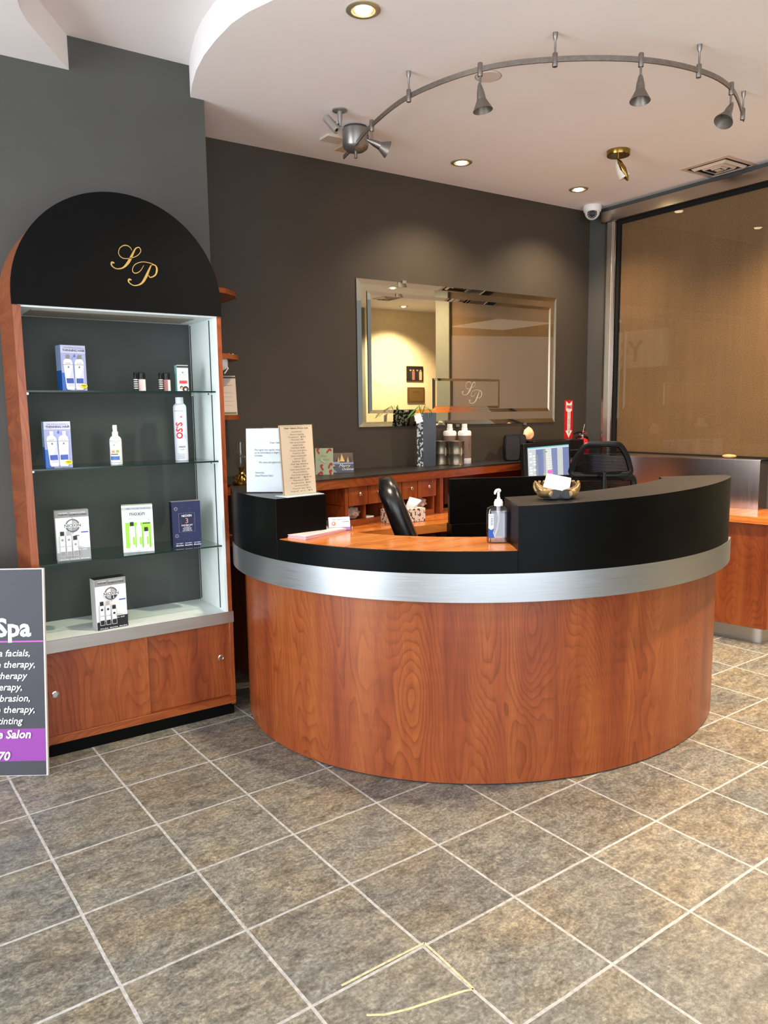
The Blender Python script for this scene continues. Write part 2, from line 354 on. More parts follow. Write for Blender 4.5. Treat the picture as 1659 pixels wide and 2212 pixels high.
    def poly(s, pts, mt, lay=None):
        n = len(pts); area = sum(pts[i][0] * pts[(i + 1) % n][1] - pts[(i + 1) % n][0] * pts[i][1] for i in range(n))
        if area < 0: pts = pts[::-1]
        if lay is None: s.k += 1
        return s.add([s.pp(q, lay) for q in pts], [tuple(range(n))], mt)
    def rect(s, x0, x1, z0, z1, mt, lay=None): return s.poly([(x0, z0), (x1, z0), (x1, z1), (x0, z1)], mt, lay)
    def disc(s, x, z, rx, mt, rz=None, lay=None, n=20): return s.poly([(x + rx * math.cos(2 * PI * i / n), z + (rz or rx) * math.sin(2 * PI * i / n)) for i in range(n)], mt, lay)
    def ring(s, x, z, r, w_, mt, n=28):
        s.k += 1; a = [(x + q * math.cos(2 * PI * i / n), z + q * math.sin(2 * PI * i / n)) for i in range(n) for q in (r, r - w_)]
        return s.add([s.pp(q) for q in a], [(2 * i, 2 * ((i + 1) % n), 2 * ((i + 1) % n) + 1, 2 * i + 1) for i in range(n)], mt)
    def text(s, t, x, z, size, mt, bold=0.0, shear=0.0, rot=0.0, wide=1.0, width=None):
        V, Fc = text_geo(t, bold, shear); s.k += 1; c, sn = math.cos(rot), math.sin(rot)
        if width: 
            w0 = max(v[0] for v in V) - min(v[0] for v in V); wide = width / (w0 * size)
        q = [(x + size * (a * wide * c - b_ * sn), z + size * (a * wide * sn + b_ * c)) for a, b_ in V]
        return s.add([s.pp(a) for a in q], Fc, mt)
    def stroke(s, pts, mt, scale=1.0, x=0, z=0, sub=6):
        """calligraphic stroke: pts = (x, z, width)"""
        P = [Vector(p) for p in pts]; Q = []
        for i in range(len(P) - 1):
            p0 = P[max(i - 1, 0)]; p1 = P[i]; p2 = P[i + 1]; p3 = P[min(i + 2, len(P) - 1)]
            for k in range(sub):
                t = k / sub; Q.append(0.5 * ((2 * p1) + (p2 - p0) * t + (2 * p0 - 5 * p1 + 4 * p2 - p3) * t * t + (3 * p1 - p0 - 3 * p2 + p3) * t ** 3))
        Q.append(P[-1]); L = []
        for i, q in enumerate(Q):
            a = Q[max(i - 1, 0)]; b_ = Q[min(i + 1, len(Q) - 1)]; d = Vector((b_.x - a.x, b_.y - a.y)); d.normalize(); nn = Vector((-d.y, d.x)) * max(q.z, 0.012) / 2
            L += [(x + scale * (q.x + nn.x), z + scale * (q.y + nn.y)), (x + scale * (q.x - nn.x), z + scale * (q.y - nn.y))]
        s.k += 1
        return s.add([s.pp(a) for a in L], [(2 * i + 1, 2 * i + 3, 2 * i + 2, 2 * i) for i in range(len(Q) - 1)], mt)
    def build(s, name, parent=None, bevel=0.0, loc=(0, 0, 0), rot=(0, 0, 0), world=False, smooth=40, segs=2):
        me = bpy.data.meshes.new(name)
        sh = Vector((0, 0, 0))
        if world: sh = parent.location if parent else Vector(loc)
        me.from_pydata([tuple(v - sh) for v in s.v], [], s.f)
        for mt in s.ms: me.materials.append(mt)
        ul = me.uv_layers.new(name='UVMap')
        li = 0
        for p, i, uv in zip(me.polygons, s.mi, s.uv):
            p.material_index = i
            for q in uv: ul.data[li].uv = q; li += 1
        me.polygons.foreach_set('use_smooth', [True] * len(me.polygons))
        me.set_sharp_from_angle(angle=R(smooth))
        o = bpy.data.objects.new(name, me); COL.objects.link(o)
        if parent: o.parent = parent; o.location = (0, 0, 0) if world else loc
        else: o.location = loc
        o.rotation_euler = rot
        if bevel:
            bv = o.modifiers.new('bevel', 'BEVEL'); bv.width = bevel; bv.segments = segs; bv.limit_method = 'ANGLE'; bv.angle_limit = R(50); bv.use_clamp_overlap = True
        return o
def tag(o, label, cat, group=None):
    o['label'] = label; o['category'] = cat
    if group: o['group'] = group
    return o
def thing(name, label, cat, loc=(0, 0, 0), rz=0.0, group=None, rot=None):
    o = bpy.data.objects.new(name, None); COL.objects.link(o); o.empty_display_size = 0.05
    o.location = loc; o.rotation_euler = rot or (0, 0, rz)
    return tag(o, label, cat, group)
def struct(o, label=None):
    o['kind'] = 'structure'
    if label: o['label'] = label
    return o
def copy_tree(o, parent=None, linked=True):
    kids = list(o.children); c = o.copy(); COL.objects.link(c); c.parent = parent
    for k in kids: copy_tree(k, c)
    return c
def Tm(loc=(0, 0, 0), rz=0.0, rx=0.0, ry=0.0):
    return Matrix.Translation(loc) @ Matrix.Rotation(rz, 4, 'Z') @ Matrix.Rotation(rx, 4, 'X') @ Matrix.Rotation(ry, 4, 'Y')

# ------------------------------------------------------------------ room shell
ZC, ZU, YB, YL, XR = 2.83, 2.966, 4.03, 3.58, 4.588
fl_ = M(); fl_.box(-8, 9.5, -6, 5.2, -0.05, 0, M_FLOOR); floor = struct(fl_.build('floor'))
# short repaired grout lines near the front of the floor
def strip(pts, w_, mt):
    mm = M(); L = []
    for i, p in enumerate(pts):
        a = pts[max(i - 1, 0)]; b_ = pts[min(i + 1, len(pts) - 1)]; d = Vector((b_[0] - a[0], b_[1] - a[1])); d.normalize()
        L += [(p[0] - d.y * w_ / 2, p[1] + d.x * w_ / 2, 0.0006), (p[0] + d.y * w_ / 2, p[1] - d.x * w_ / 2, 0.0006)]
    mm.add(L, [(2 * i + 1, 2 * i + 3, 2 * i + 2, 2 * i) for i in range(len(pts) - 1)], mt); return mm
M_GROUT = mat('pale_repair_grout', (196, 186, 150), rough=0.9, var=0.12, vscale=80)
for P in ([(1.118, 1.493), (1.119, 1.43), (1.118, 1.36), (1.117, 1.294)], [(1.117, 1.294), (1.093, 1.303), (1.02, 1.319), (0.949, 1.334), (0.895, 1.352), (0.86, 1.375)], [(1.118, 1.493), (1.03, 1.492), (0.94, 1.49), (0.86, 1.488)]):
    o = strip(P, 0.007, M_GROUT).build('repair_grout', floor)
wl = M(); wl.box(-1.2, 1.44, YL, YB + 0.12, 0, ZU, M_WALL); struct(wl.build('wall_left'))
wb = M(); wb.box(1.44, 4.75, YB, YB + 0.12, 0, ZU, M_WALLB); struct(wb.build('wall_back'))
wr = M()
wr.box(XR, XR + 0.12, 3.87, YB, 0, ZU, M_WALL)
wr.box(XR, XR + 0.12, 2.36, 3.87, 0, 1.06, M_WALL); wr.box(XR, XR + 0.12, 2.36, 3.87, 2.79, ZU, M_WALL)
struct(wr.build('wall_right'))
wc = M(); wc.box(XR - 0.02, XR + 0.14, 2.16, 2.36, 0, ZU, M_SAGE); struct(wc.build('trim_1', bevel=0.003))
wh = M(); wh.box(5.95, 9.3, -1.32, -1.2, 0, ZC, M_CREAM); struct(wh.build('wall_hall'))
wh2 = M(); wh2.box(9.2, 9.3, -1.2, 5.0, 0, ZC, M_CREAM); wh2.box(4.72, 9.3, 4.9, 5.0, 0, ZC, M_CREAM); struct(wh2.build('wall_far'))
wf = M(); wf.box(4.2, 5.95, -1.32, -1.2, 0, ZC, M_SAGE); struct(wf.build('wall_front'))
cu = M(); cu.box(-2.2, 9.4, -2.2, 5.2, ZU, ZU + 0.1, M_CEIL); struct(cu.build('ceiling'))
cr = M()
cr.prism([(1.44, 3.58), (1.375, 3.58), (1.335, 3.45), (1.298, 3.3), (1.275, 3.15), (1.266, 3.0), (1.267, 2.852), (1.285, 2.74), (1.324, 2.62), (1.4, 2.4), (1.52, 2.15), (1.68, 1.85), (1.9, 1.5), (2.1, 1.1), (2.2, 0.6), (2.1, 0.0), (2.0, -1.3), (9.3, -1.3), (9.3, 4.95), (4.7, 4.95), (4.7, 4.03), (1.44, 4.03)], ZC, ZU, M_CEIL)
struct(cr.build('ceiling', smooth=50))
cl = M()
cl.prism([(0.848, 3.58), (0.75, 3.429), (0.679, 3.317), (0.627, 3.232), (0.591, 3.151), (0.57, 3.08), (0.555, 2.9), (0.56, 2.6), (0.6, 2.2), (0.6, 1.6), (0.5, 1.0), (0.2, 0.3), (-0.4, -0.4), (-1.2, -0.9), (-1.2, 3.58)], ZC, ZU, M_CEIL)
struct(cl.build('ceiling', smooth=50))

# window in the right wall
wf_ = thing('window_1', '', ''); del wf_['label']; del wf_['category']; wf_['kind'] = 'structure'; wf_.location = (XR, 3.1, 1.07)
a = M(); a.box(XR - 0.055, XR + 0.03, 2.36, 3.885, 2.712, 2.79, M_SSF); a.build('window_header', wf_, bevel=0.003, world=True)
a = M(); a.box(XR - 0.02, XR + 0.03, 3.83, 3.87, 1.06, 2.712, M_SSF); a.box(XR - 0.045, XR + 0.03, 3.785, 3.832, 1.06, 2.712, M_JAMB); a.box(XR - 0.03, XR + 0.03, 3.765, 3.787, 1.06, 2.712, M_SS)
a.build('window_jamb', wf_, bevel=0.002, world=True)
a = M(); a.box(XR - 0.012, XR + 0.03, 3.745, 3.765, 1.06, 2.712, M_VOID); a.box(XR - 0.005, XR + 0.03, 2.36, 3.765, 2.69, 2.712, M_VOID); a.box(XR - 0.005, XR + 0.03, 2.36, 3.765, 1.06, 1.083, M_VOID)
a.build('window_gasket', wf_, world=True)
a = M(); a.box(XR - 0.004, XR + 0.002, 2.36, 3.75, 1.08, 2.70, M_GLASS); a.build('window_pane', wf_, world=True)
a = M(); a.box(XR + 0.012, XR + 0.03, 2.36, 3.75, 1.08, 2.70, M_SCREEN); a.build('woven_screen', wf_, world=True)

# ------------------------------------------------------------------ display cabinet
CX0, CX1, CYF, CYB = 0.508, 1.346, 3.25, 3.575
cab = thing('display_cabinet', 'tall arched display cabinet in cherry wood with lit-looking white interior, glass shelves and a gold monogram', 'cabinet', (0.927, 3.41, 0))
cab['label'] = 'tall arched cherry wood display cabinet with glass shelves, black arch and gold monogram'
ac, az, ar = 0.9275, 1.853, 0.4175
def arc(r, a0, a1, n): return [(ac + r * math.cos(R(a0 + (a1 - a0) * i / n)), az + r * math.sin(R(a0 + (a1 - a0) * i / n))) for i in range(n + 1)]
a = M(); a.prism(arc(ar, 0, 180, 48) + [(ac - ar, 1.812), (ac + ar, 1.812)], CYF - 0.006, CYF + 0.014, M_ARCH, axis='y')
arch = a.build('arch_panel', cab, world=True, bevel=0.001)
arch['label'] = 'black half-round arch panel'
MONO_S = [[(0.58, 0.82, .02), (0.50, 0.95, .03), (0.30, 1.0, .04), (0.08, 0.86, .03), (0.02, 0.62, .03), (0.18, 0.46, .03), (0.48, 0.48, .03), (0.80, 0.62, .03), (0.96, 0.82, .03), (0.90, 0.97, .04), (0.74, 0.90, .05), (0.58, 0.62, .09), (0.40, 0.30, .11), (0.16, 0.06, .06), (-0.12, 0.0, .04), (-0.30, 0.12, .05), (-0.28, 0.24, .08), (-0.18, 0.22, .04)]]
MONO_P = [[(0.40, 0.86, .02), (0.22, 0.60, .03), (0.0, 0.50, .04), (-0.10, 0.62, .03), (0.02, 0.86, .03), (0.34, 1.0, .03), (0.70, 0.98, .03), (0.92, 0.90, .03)],
          [(0.72, 0.90, .04), (0.60, 0.66, .08), (0.44, 0.34, .11), (0.24, 0.08, .07), (-0.06, -0.02, .04), (-0.28, 0.10, .05), (-0.26, 0.22, .08), (-0.16, 0.2, .04)],
          [(0.74, 0.92, .03), (0.90, 0.90, .05), (0.96, 0.74, .08), (0.88, 0.50, .06), (0.66, 0.38, .04), (0.58, 0.46, .03)]]
def monogram(mm, x, z, sz, mt):
    for st in MONO_S: mm.stroke(st, mt, sz, x, z)
    for st in MONO_P: mm.stroke(st, mt, sz, x + sz * 0.66, z - sz * 0.62)
a = M(); a.on(CYF - 0.006); monogram(a, 0.915, 1.975, 0.095, M_GOLD); a.build('monogram', arch, world=False, loc=(0, 0, 0)).location = -cab.location
# curved wood side skin following the arch on the left and right
ro, ri = ar - 0.001, ar - 0.020
def side_band(sgn):
    pts = [(ac + sgn * ro, 0.05), (ac + sgn * ro, az)] + [(ac + sgn * ro * math.cos(R(t)), az + ro * math.sin(R(t))) for t in range(6, 91, 6)]
    inn = [(ac + sgn * ri * math.cos(R(t)), az + ri * math.sin(R(t))) for t in range(90, 5, -6)] + [(ac + sgn * ri, az), (ac + sgn * ri, 0.05)]
    a = M()
    for (p, q, r_, t_) in [(pts[i], pts[i + 1], inn[len(inn) - 2 - i], inn[len(inn) - 1 - i]) for i in range(len(pts) - 1)]:
        a.prism([p, q, r_, t_], CYF + 0.014 if p[1] > 1.8 else CYF, CYB, M_WOODB, axis='y')
    return a
for sgn in (-1, 1):
    side_band(sgn).build('side_panel', cab, world=True)
a = M(); a.box(CX0 + 0.02, CX1 - 0.02, CYB - 0.012, CYB, 0.47, 1.83, M_DARKBACK); a.build('back_panel', cab, world=True)['label'] = 'dark grey back panel'
for x0, x1 in ((CX0 + 0.019, CX0 + 0.031), (CX1 - 0.033, CX1 - 0.018)):
    a = M(); a.box(x0, x1, CYF + (0.003 if x0 > 1 else 0.012), CYB - 0.012, 0.492, 1.805, M_WHITE)
    xi = x1 if x0 < 1 else x0
    for yy in (3.312, 3.548): a.box(xi - 0.0015, xi + 0.0015, yy - 0.004, yy + 0.004, 0.50, 1.80, M_SLOT)
    a.build('inner_side_liner', cab, world=True)['label'] = 'white liner with black shelf slots'
a = M(); a.box(CX0 + 0.004, CX0 + 0.032, CYF - 0.001, CYF + 0.011, 0.492, 1.81, M_WOODB); a.build('front_stile', cab, world=True)
a = M(); a.box(CX0 + 0.019, CX1 - 0.018, CYF + 0.002, CYB - 0.012, 1.805, 1.822, M_WHITE); a.box(CX0 + 0.08, CX1 - 0.1, 3.31, 3.50, 1.801, 1.806, F((150, 140, 128)))
a.build('top_liner', cab, world=True)
a = M(); a.box(CX0 + 0.002, CX1 - 0.002, CYF, CYB - 0.012, 0.445, 0.492, M_WHITE); a.build('base_shelf', cab, world=True)
a = M(); a.box(CX0, CX1 + 0.002, CYF - 0.004, CYF, 0.440, 0.492, M_ALUSTRIP); a.build('metal_edge_strip', cab, world=True)
for z in (1.487, 1.18, 0.797):
    a = M(); a.box(CX0 + 0.034, CX1 - 0.035, CYF + 0.045 - 0.03, 3.54, z - 0.003, z + 0.003, M_SHELFGLASS); a.box(CX0 + 0.034, CX1 - 0.035, CYF + 0.012, CYF + 0.015, z - 0.0032, z + 0.0032, M_GLASSEDGE)
    sh = a.build('glass_shelf', cab, world=True)
    for x in (CX0 + 0.04, CX1 - 0.041):
        for y in (3.312, 3.535):
            a = M(); a.T = Tm((x, y, z - 0.008)); a.box(-0.008, 0.008, -0.006, 0.006, -0.004, 0.004, M_CHROME); a.build('shelf_clip', sh, world=False).location = -cab.location
# lower doors
a = M(); a.box(CX0 + 0.002, CX0 + 0.02, CYF - 0.002, CYF + 0.012, 0.09, 0.44, M_WOODB); a.box(CX1 - 0.02, CX1, CYF - 0.002, CYF + 0.012, 0.09, 0.44, M_WOODB); a.box(CX0 + 0.002, CX1, CYF - 0.002, CYF + 0.02, 0.055, 0.09, M_WOODH); a.box(CX0 + 0.02, CX1 - 0.02, CYF + 0.03, CYB - 0.01, 0.06, 0.09, M_WOODH)
a.build('door_frame', cab, world=True, bevel=0.002)
for (x0, x1, y, px, pz) in ((CX0 + 0.02, 0.951, CYF + 0.004, 0.567, 0.264), (0.935, CX1 - 0.02, CYF + 0.020, 1.288, 0.275)):
    a = M(); a.T = Tm((0, 0, 0)); a.box(x0, x1, y, y + 0.014, 0.09, 0.438, M_WOOD if x0 < .9 else M_WOODB); d = a.build('sliding_door', cab, world=True, bevel=0.001)
    a = M(); a.T = Tm((px, y, pz), rx=PI / 2); a.lathe([(0.0145, -0.001), (0.0145, 0.002), (0.011, 0.003), (0.010, 0.0005), (0.0, 0.0005)], M_CHROME, 20); a.build('finger_pull', d).location = -cab.location
a = M(); a.box(CX0 + 0.012, CX1 - 0.006, CYF + 0.012, CYB, 0, 0.055, M_BLACK); a.build('plinth', cab, world=True)['label'] = 'black recessed plinth'

# ------------------------------------------------------------------ retail products
LILAC, BLUE, WH, GREY = (168, 176, 222), (28, 92, 178), (244, 246, 250), (128, 128, 130)
def thinning_box(label, loc, rz):
    W, H, D = 0.100, 0.185, 0.055
    a = M(); a.box(-W / 2, W / 2, 0, D, 0, H, F((110, 132, 200)))
    a.box(-W / 2 - 0.0004, -W / 2, 0.0005, D - 0.0005, 0, H, F((150, 178, 224))); a.box(-W / 2 - 0.0008, -W / 2, 0.0005, D - 0.0005, 0, H * 0.45, F(BLUE))
    a.on(0); a.rect(-W / 2, W / 2, 0, H, F(LILAC)); a.rect(-W / 2, -W * 0.2, 0, H * 0.4, F((60, 110, 200)))
    a.rect(-W / 2, W / 2, H * 0.83, H, F((206, 208, 236)))
    a.text('Adds thickness & density to', 0.002, H * 0.945, 0.0085, F((96, 100, 128)), width=0.082)
    a.text('THINNING HAIR', 0.002, H * 0.885, 0.013, F((30, 34, 60)), bold=0.01, width=0.090)
    for x, sl in ((-0.026, 0.06), (0.021, -0.02)):
        def P(q): return [(x + sl * (H * 0.8 - v) + u, v) for u, v in q]
        a.rect(x - 0.0075 + .003, x + 0.0075 + .003, H * 0.70, H * 0.795, F((170, 168, 166), 0.3, 0.6))
        k = H * 0.7
        a.poly(P([(-0.019, k - 0.018), (-0.016, k - 0.006), (-0.009, k), (0.009, k), (0.016, k - 0.006), (0.019, k - 0.018), (0.017, 0.012), (0.013, 0.006), (-0.013, 0.006), (-0.017, 0.012)]), F(WH))
        a.poly(P([(-0.019, k - 0.022), (0.019, k - 0.022), (0.019, k - 0.0235), (-0.019, k - 0.0235)]), F((52, 54, 100)))
        a.poly(P([(-0.012, 0.02), (0.018, k - 0.026), (0.018, 0.02)]), F((206, 208, 238)))
        a.poly(P([(-0.014, 0.032), (0.015, 0.032), (0.015, 0.052), (-0.014, 0.052)]), F((70, 96, 176)))
        a.poly(P([(0.0, 0.092), (0.004, 0.097), (0.0, 0.102), (-0.004, 0.097)]), F((110, 112, 128)))
        a.text('NIOXIN', x + sl * 0.03, 0.112, 0.006, F((60, 62, 90)))
    a.poly([(-0.003, H * 0.76), (0.002, H * 0.73), (0.007, H * 0.76), (0.002, H * 0.82)], F((90, 110, 176)))
    a.disc(0.034, 0.021, 0.0145, F((246, 226, 50)), rz=0.009); a.text('Value', 0.034, 0.023, 0.009, F((40, 36, 20)), bold=0.02); a.text('Pack', 0.034, 0.016, 0.005, F((40, 36, 20)))
    o = a.build('hair_product_box', loc=loc, rot=(0, 0, rz)); return tag(o, label, 'box', None)
thinning_box('blue and lilac box showing two bottles, on the top glass shelf', (0.743, 3.36, 1.4905), R(8))
thinning_box('blue and lilac box showing two bottles, on the middle glass shelf', (0.651, 3.30, 1.1835), R(-2))

def kit_box(kind, label, loc, rz, W, H, D):
    a = M()
    side = {'grey': (206, 208, 210), 'black': (216, 218, 222), 'green': (120, 190, 50), 'navy': (24, 28, 62)}[kind]
    a.box(-W / 2, W / 2, 0, D, 0, H, F(side)); a.on(0)
    if kind in ('grey', 'black'):
        dk = (150, 152, 154) if kind == 'grey' else (28, 28, 32)
        a.box(-W / 2, W / 2, 0.001, D - 0.001, H, H + 0.0005, F(dk))
        a.rect(-W / 2, W / 2, 0, H, F((238, 238, 240))); a.rect(-W / 2, W / 2, H * 0.865, H, F((140, 140, 142)))
        a.text('THICKENS', -W * 0.27, H * 0.955, 0.0075, F(WH)); a.text('FULLER HAIR', -W * 0.27, H * 0.925, 0.007, F((30, 30, 34)), bold=0.02, width=0.035)
        a.text('CHEVEUX PLUS EPAIS', W * 0.17, H * 0.955, 0.007, F(WH), width=0.06); a.text('VOLUME PLUS DENSE', W * 0.17, H * 0.915, 0.007, F((30, 30, 34)), bold=0.02, width=0.07)
        cx, cz = 0.0, H * 0.70
        a.disc(cx, cz, 0.0275, F((96, 98, 100)), n=32); a.disc(cx, cz, 0.0225, F((172, 174, 176)), n=32)
        a.poly([(cx, cz)] + [(cx + 0.0225 * math.cos(t * PI / 12), cz + 0.0225 * math.sin(t * PI / 12)) for t in range(6, 13)], F((238, 238, 240)))
        a.poly([(cx, cz)] + [(cx + 0.0225 * math.cos(t * PI / 12), cz - 0.0225 * math.sin(t * PI / 12)) for t in range(0, 7)], F((150, 152, 154) if kind == 'grey' else (20, 20, 22)))
        a.rect(cx - 0.032, cx + 0.032, cz - 0.0075, cz + 0.0075, F((238, 238, 240))); a.rect(cx - 0.0008, cx + 0.0008, cz - 0.034, cz + 0.034, F((120, 120, 122)))
        a.text('NIOXIN', cx, cz, 0.018, F((40, 40, 44)), bold=0.01, width=0.062)
        if kind == 'black': a.text('2', cx + 0.009, cz - 0.015, 0.014, F(WH), bold=0.02)
        a.rect(W * 0.24, W * 0.46, H * 0.545, H * 0.57, F((70, 100, 170)))
        a.rect(-W / 2, W / 2, 0, H * 0.165 if kind == 'grey' else H * 0.16, F((158, 160, 163) if kind == 'grey' else (26, 26, 30)))
        a.rect(0.005, W / 2, H * 0.16, H * 0.24, F((158, 160, 163) if kind == 'grey' else (26, 26, 30)))
        for i in range(3):
            x = -W * 0.33 + i * 0.0245 * W / 0.13; hh = (0.105, 0.105, 0.085)[i]
            a.rect(x - 0.0105, x + 0.0105, H * 0.09, hh, F((188, 190, 194))); a.rect(x - 0.009, x + 0.009, H * 0.095, hh - 0.001, F((236, 237, 240)))
            a.rect(x - 0.0085, x + 0.0085, H * 0.10, H * 0.19, F((150, 150, 154) if kind == 'grey' else (30, 30, 34)))
            a.disc(x, hh - 0.018, 0.005, F((150, 150, 154) if kind == 'grey' else (40, 40, 44)))
            a.rect(x - 0.0075, x + 0.0075, hh, hh + 0.017, F((40, 38, 38) if i != 1 else (178, 176, 174)))
            if i == 2 and kind == 'grey': a.rect(x, x + 0.016, hh + 0.016, hh + 0.019, F((40, 38, 38)))
            a.text('SCALP', x, hh - 0.045, 0.006, F((60, 60, 64)))
        a.text('SYSTEM KIT', W * 0.2, H * 0.265, 0.006, F((120, 120, 124))); a.text('TRIAL SIZE', W * 0.2, H * 0.215, 0.007, F(WH), width=0.045)
        for i in (-1, 0, 1): a.text('150 mL 50 mL', i * W * 0.31, H * 0.035, 0.006, F(WH), bold=0.02, width=W * 0.26)
    elif kind == 'green':
        a.box(-W / 2, W / 2, 0.001, D - 0.001, H, H + 0.0005, F((206, 216, 206)))
        a.box(W / 2, W / 2 + 0.0005, 0.001, D - 0.001, H * 0.42, H * 0.62, F((26, 30, 26)))
        a.rect(-W / 2, W / 2, 0, H, F((232, 240, 240))); a.rect(-W / 2, W / 2, H * 0.905, H * 0.97, F((176, 186, 190))); a.text('VISIBLY THICKER, FULLER HAIR', 0.004, H * 0.935, 0.0075, F((50, 56, 60)), width=W * 0.8)
        a.text('nioxin', 0.0, H * 0.83, 0.027, F((22, 24, 26)), bold=0.005, width=0.062); a.text('THE SCALP EXPERTS', 0.0, H * 0.775, 0.005, F((90, 94, 98)), width=0.04)
        a.text('System kit for natural hair', -0.004, H * 0.73, 0.006, F((90, 94, 98)), width=0.07); a.text('2', W * 0.36, H * 0.69, 0.014, F((90, 94, 98)))
        a.rect(-W * 0.40, W * 0.42, H * 0.10, H * 0.64, F((150, 214, 62)))
        a.rect(W * 0.16, W * 0.40, H * 0.605, H * 0.625, F((26, 30, 26)))
        for x, hh, cap in ((-W * 0.19, 0.115, (30, 30, 30)), (W * 0.03, 0.115, (236, 238, 238)), (W * 0.26, 0.09, (28, 28, 28))):
            a.rect(x - 0.0115, x + 0.0115, H * 0.085, hh, F((236, 240, 240))); a.rect(x + 0.001, x + 0.010, H * 0.16, H * 0.33, F((150, 214, 62)))
            a.rect(x - 0.0075, x + 0.0075, hh, hh + 0.018, F(cap)); a.text('nioxin', x, hh - 0.012, 0.006, F((50, 54, 58)))
        for i in (-1, 0, 1): a.text('150 mL', i * W * 0.3, H * 0.03, 0.006, F((140, 150, 154)))
    else:
        a.box(-W / 2, W / 2, 0.001, D - 0.001, H, H + 0.0005, F((148, 136, 140)))
        a.rect(-W / 2, W / 2, 0, H, F((28, 34, 76)))
        a.rect(-0.035, 0.037, H * 0.32, H * 0.74, F((150, 152, 176))); a.rect(-0.0342, 0.0362, H * 0.323, H * 0.737, F((22, 27, 62)))
        a.text('NIOXIN', 0.001, H * 0.68, 0.014, F(WH), bold=0.01, width=0.044); a.text('3', 0.001, H * 0.565, 0.034, F((206, 140, 140)))
        a.text('SYSTEM KIT', 0.001, H * 0.47, 0.0085, F(WH), bold=0.01, width=0.05)
        for i, wd in enumerate((0.028, 0.04, 0.034, 0.044)): a.text('FOR COLORED HAIR', 0.001, H * (0.43 - 0.027 * i), 0.006, F((226, 226, 236)), width=wd)
        for x, z in ((-0.047, H * 0.85), (-0.047, H * 0.25)): a.ring(x, z, 0.008, 0.0015, F((140, 144, 150))); a.ring(x, z, 0.005, 0.001, F((140, 144, 150)))
        for i in range(22): a.disc(random.uniform(-W * .46, W * .46), H * (0.77 + 0.2 * random.random()) if i % 2 else H * (0.15 + 0.14 * random.random()), 0.0006, F((200, 204, 224)), n=6)
        for s_ in (-1, 1):
            for k in range(5):
                t = R(-40 + 20 * k); a.rect(s_ * 0.0 + s_ * (0.018 + 0.012 * math.cos(t)) - 0.0022, s_ * (0.018 + 0.012 * math.cos(t)) + 0.0022, H * 0.565 + 0.016 * math.sin(t), H * 0.565 + 0.016 * math.sin(t) + 0.0006, F((120, 122, 146)))
        for i in (-1, 0, 1):
            a.text('SCALP THERAPY', i * W * 0.31, H * 0.085, 0.006, F(WH), width=W * 0.24); a.text('150 mL 50 mL', i * W * 0.31, H * 0.04, 0.007, F(WH), bold=0.03, width=W * 0.26)
    return tag(a.build('hair_kit_box', loc=loc, rot=(0, 0, rz)), label, 'box')
kit_box('grey', 'white and grey hair kit box on the lowest glass shelf, left of three', (0.686, 3.305, 0.8005), R(-6), 0.128, 0.205, 0.05)
kit_box('green', 'white and lime green hair kit box in the middle of the lowest glass shelf', (0.957, 3.325, 0.8005), R(-16), 0.128, 0.203, 0.055)
kit_box('navy', 'navy blue hair kit box on the lowest glass shelf, right of three', (1.178, 3.335, 0.8005), R(-5), 0.128, 0.203, 0.045)
kit_box('black', 'white and black hair kit box alone on the white bottom shelf', (0.818, 3.29, 0.4925), R(4), 0.130, 0.215, 0.06)

def rollon(label, x, y, tall):
    a = M(); r = 0.009 if tall else 0.0145
    if tall:
        a.lathe([(r, 0), (r, 0.054)], F((24, 24, 26)), 16)
        for i in range(5): a.lathe([(r + 0.0003, 0.012 + i * 0.009), (r + 0.0003, 0.016 + i * 0.009)], F((214, 214, 214)), 16, caps=False)
        a.lathe([(r * .95, 0.055), (r * .95, 0.079), (r * .8, 0.081)], M_BLACKP, 16)
    else:
        a.lathe([(r, 0), (r, 0.052), (r * 0.9, 0.054)], F((205, 182, 182) if x < 1.06 else (150, 96, 96)), 18)
        a.T = Tm((0, 0, 0)); a.prism([(0.3 * r + (r + 0.0004) * 0, 0)] * 0 + [(math.cos(R(t)) * (r + .0004), math.sin(R(t)) * (r + .0004)) for t in range(-90, -9, 10)] + [(0, 0)], 0.003, 0.05, F((226, 222, 222)))
        a.lathe([(r * 1.02, 0.052), (r * 1.02, 0.079), (r * .9, 0.081)], M_BLACKP, 18)
    return tag(a.build('cosmetic_tube', loc=(x, y, 1.4905)), label, 'bottle')
rollon('slim black striped tube, left of the two striped ones on the top glass shelf', 0.995, 3.37, True)
rollon('pale pink tube with black cap, left of two on the top glass shelf', 1.020, 3.365, False)
rollon('slim black striped tube, right of the two striped ones on the top glass shelf', 1.104, 3.37, True)
rollon('dark red tube with black cap, right of two on the top glass shelf', 1.129, 3.365, False)
a = M(); a.box(-0.0255, 0.0255, 0, 0.03, 0, 0.115, F((120, 176, 172))); a.on(0); a.rect(-0.0255, 0.0255, 0, 0.115, F((226, 240, 240))); a.rect(-0.0255, 0.0255, 0.103, 0.113, F((60, 62, 66)))
a.disc(0, 0.083, 0.0045, F((70, 160, 170))); a.text('Pure Therm', 0, 0.073, 0.0085, F((70, 74, 80)), shear=0.3, width=0.034); a.rect(-0.017, 0.019, 0.035, 0.048, F((214, 66, 66)))
a.disc(-0.008, 0.018, 0.007, F((70, 44, 40))); a.disc(-0.007, 0.015, 0.005, F((214, 160, 140))); a.ring(0.010, 0.010, 0.014, 0.008, F((70, 40, 38)))
tag(a.build('cosmetic_carton', loc=(1.196, 3.35, 1.4905)), 'slim white and teal carton with a red patch, right end of the top shelf', 'box')
